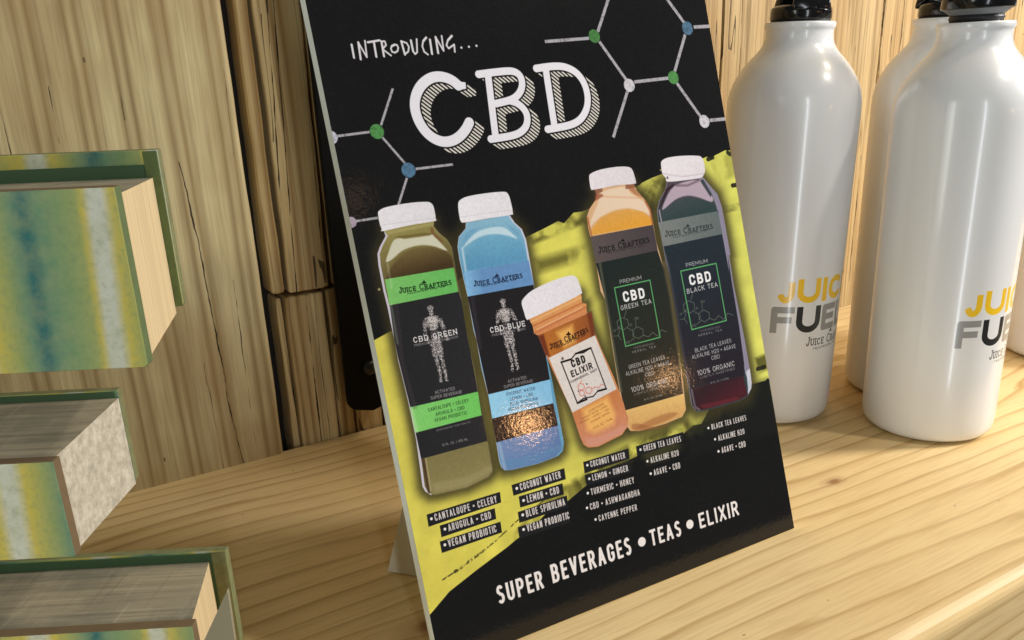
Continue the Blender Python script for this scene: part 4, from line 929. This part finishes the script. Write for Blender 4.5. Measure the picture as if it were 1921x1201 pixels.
def bottle_mat(name, print_=True):
    m = M(name); col = lin(234, 235, 236)
    n1 = m.noise(m.coord((1, 1, 1)), 5, 3, .5); c = m.mix(m.math('MULTIPLY', n1, .5), col, lin(228, 229, 231))
    if print_:
        uv = m.add('ShaderNodeUVMap'); t = m.add('ShaderNodeTexImage', image=bim, extension='CLIP'); a = m.add('ShaderNodeTexImage', image=aim, extension='CLIP')
        m.l(uv.outputs[0], t.inputs[0]); m.l(uv.outputs[0], a.inputs[0]); c = m.mix(a.outputs[0], c, t.outputs[0])
    m.set(Base_Color=c, Roughness=.30, Specular_IOR_Level=.5, Coat_Weight=.55, Coat_Roughness=.13)
    m.bump(m.noise(m.coord((1, 1, 1)), 60, 2, .5), .03, .0004)
    return m.m
M_bot = bottle_mat('white_enamel_printed')
M_capm = M('glossy_black_plastic').set(Base_Color=(.006, .006, .007), Roughness=.16, Specular_IOR_Level=.5); M_capm.bump(M_capm.noise(M_capm.coord(), 9, 2, .5), .15, .001); M_capm = M_capm.m
M_thr = plain('black_rubber_seal', (.012, .012, .013), .5, .2, 20)
M_bev = plain('grey_cap_underside', (.20, .21, .22), .55, .1, 20)
PR = [(0, .004), (.135, .004), (.150, .0055), (.160, .0105), (.1665, .019), (.1695, .032), (.1708, .05)]
PR += [(.1708, z) for z in np.linspace(.08, .84, 20)]
PR += [(.1703, .858), (.1685, .876), (.1650, .893), (.1590, .910), (.1500, .928), (.1395, .945), (.1280, .960), (.1165, .973), (.1060, .984), (.0975, .994), (.0915, 1.003), (.0872, 1.013), (.0848, 1.023), (.0838, 1.033), (.0838, 1.040), (.0850, 1.044), (.0874, 1.047), (.0883, 1.051), (.0884, 1.056), (.0876, 1.060), (.0860, 1.0615), (.066, 1.0615)]
NS = 96
def make_bottle():
    t = empty('water_bottle', (0, 0, 0)); v, f = lathe(PR[1:], NS)
    # seam at the back; uv patch 0..1 spans 100 degrees and .33 units of height
    fac = []; uvs = []
    me_v = v; n = NS
    uv = []
    for i, (x, y, z) in enumerate(v):
        k = i % n; a = 2*math.pi*k/n
        uv.append((a/R(140)-.2, (z-.188)/.32))
    # faces that wrap use a duplicated last column
    vv = list(v); uu = list(uv); ff = []
    m_ = len(PR)-1
    for i in range(m_): vv.append(v[i*n]); uu.append((2*math.pi/R(140)-.2, uv[i*n][1]))
    for q in f:
        if len(q) == 4:
            q = list(q); ks = [c % n for c in q]
            if 0 in ks and n-1 in ks: q = [len(v)+c//n if c % n == 0 else c for c in q]
        ff.append(tuple(q))
    mesh_obj('bottle_body', vv, ff, M_bot, t, smooth=True, uv=uu)
    return t
def make_cap(t, raised, rot):
    z = 1.0615
    if raised:
        p = [(.060, z-.01), (.060, z+.006), (.062, z+.008), (.062, z+.011), (.060, z+.013), (.0605, z+.0165)]; v, f = lathe(p, 64); mesh_obj('cap_thread', v, f, M_thr, t, smooth=True)
        p = [(.059, z+.0165), (.075, z+.029), (.0775, z+.030)]; v, f = lathe(p, 64); mesh_obj('cap_underside', v, f, M_bev, t, smooth=False)
        z += .030
    else:
        p = [(.074, z+.0005), (.074, z+.004)]; v, f = lathe(p, 64); mesh_obj('cap_seal', v, f, M_thr, t, smooth=True); z += .004
    rb = .083 if raised else .0765
    p = [(rb-.003, z), (rb, z+.0025), (rb-.0005, z+.020), (rb-.0015, z+.028), (rb-.005, z+.032), (rb-.022, z+.038), (.03, z+.041), (.004, z+.042)]
    if raised: p = [(rb-.003, z), (rb, z+.0025), (rb-.002, z+.030), (rb-.006, z+.046), (rb-.012, z+.052), (.05, z+.055), (.004, z+.056)]
    v, f = lathe(p, 64); c = mesh_obj('cap', v, f, M_capm, t, smooth=True)
    # carrying loop: a broad arch with an eye, flaring into the cap
    n = 28; V = []; F = []
    for i in range(n+1):
        a = math.pi*i/n; cx, cz = math.cos(a), math.sin(a)
        k_ = abs(cx)**3
        ro = ((rb-.002)*(cx if abs(cx) > 1e-6 else 0)*(.80+.20*k_), z+.020+.112*cz); ri = (.044*cx, z+.040+.066*cz)
        yw = .024+.026*k_
        V += [(ro[0], -yw, ro[1]), (ro[0], yw, ro[1]), (ri[0], yw*.8, ri[1]), (ri[0], -yw*.8, ri[1])]
    for i in range(n):
        a = i*4; b = a+4
        for j in range(4): F.append((a+j, a+(j+1) % 4, b+(j+1) % 4, b+j))
    F += [(3, 2, 1, 0), (n*4, n*4+1, n*4+2, n*4+3)]
    c2, s2 = math.cos(rot), math.sin(rot); V = [(x*c2-y*s2, x*s2+y*c2, z_) for x, y, z_ in V]
    lo = mesh_obj('cap_loop', V, F, M_capm, c, smooth=False, bevel=.006)
    for p_ in lo.data.polygons: p_.use_smooth = True
    return c
def copy_thing(o, loc, rz):
    c = o.copy(); scn.collection.objects.link(c); c.location = Vector(loc)*S; c.rotation_euler = (0, 0, rz)
    for ch in list(o.children):
        d = ch.copy(); scn.collection.objects.link(d); d.parent = c
    return c
def view_ang(x, y): return math.atan2(CP.y-y, CP.x-x)   # direction from the bottle towards the camera
proto = make_bottle(); proto['group'] = 'white water bottles standing on the shelf'; proto['category'] = 'bottle'
specs = [((1.8557, -.5436), 1.0, -3.5, False, .9, 'white metal bottle with black loop cap standing just right of the drinks sign', (1.0, .55)),
         ((2.1147, -.8865), .9818, 15.5, True, 1.2, 'white metal bottle in front at right with its black cap not fully screwed down', (-.55, 0)),
         ((2.31, -.675), 1.0, 120, False, 2.4, 'shaded white metal bottle mostly hidden behind the foremost bottle', (0, 0)),
         ((2.99, -.78), 1.0, 150, False, 1.0, 'white metal bottle of which only a lower sliver shows at the right edge', (0, 0))]
bots = []
for i, ((bx, by), sc_, ang, raised, rot, lab, tl) in enumerate(specs):
    b = proto if i == 0 else copy_thing(proto, (bx, by, 0), 0); bots.append(b)
for i, ((bx, by), sc_, ang, raised, rot, lab, tl) in enumerate(specs):
    b = bots[i]; b.location = Vector((bx, by, 0))*S; b.scale = (sc_,)*3; b['label'] = lab; b['category'] = 'bottle'; b['group'] = 'white water bottles standing on the shelf'
    # print starts ang degrees to the right of the line of sight; uv u=0 sits at 28 degrees of the mesh
    va = view_ang(bx, by); b.rotation_euler = (0, 0, va+R(ang)-R(28))
    make_cap(b, raised, rot)
    # tiny lean, in the picture's left-right direction
    if tl[0]:
        axis = Vector((FW.x, FW.y, 0)).normalized(); b.rotation_mode = 'QUATERNION'
        from mathutils import Quaternion
        b.rotation_quaternion = Quaternion(axis, R(tl[0])) @ Quaternion((0, 0, 1), va+R(ang)-R(28))
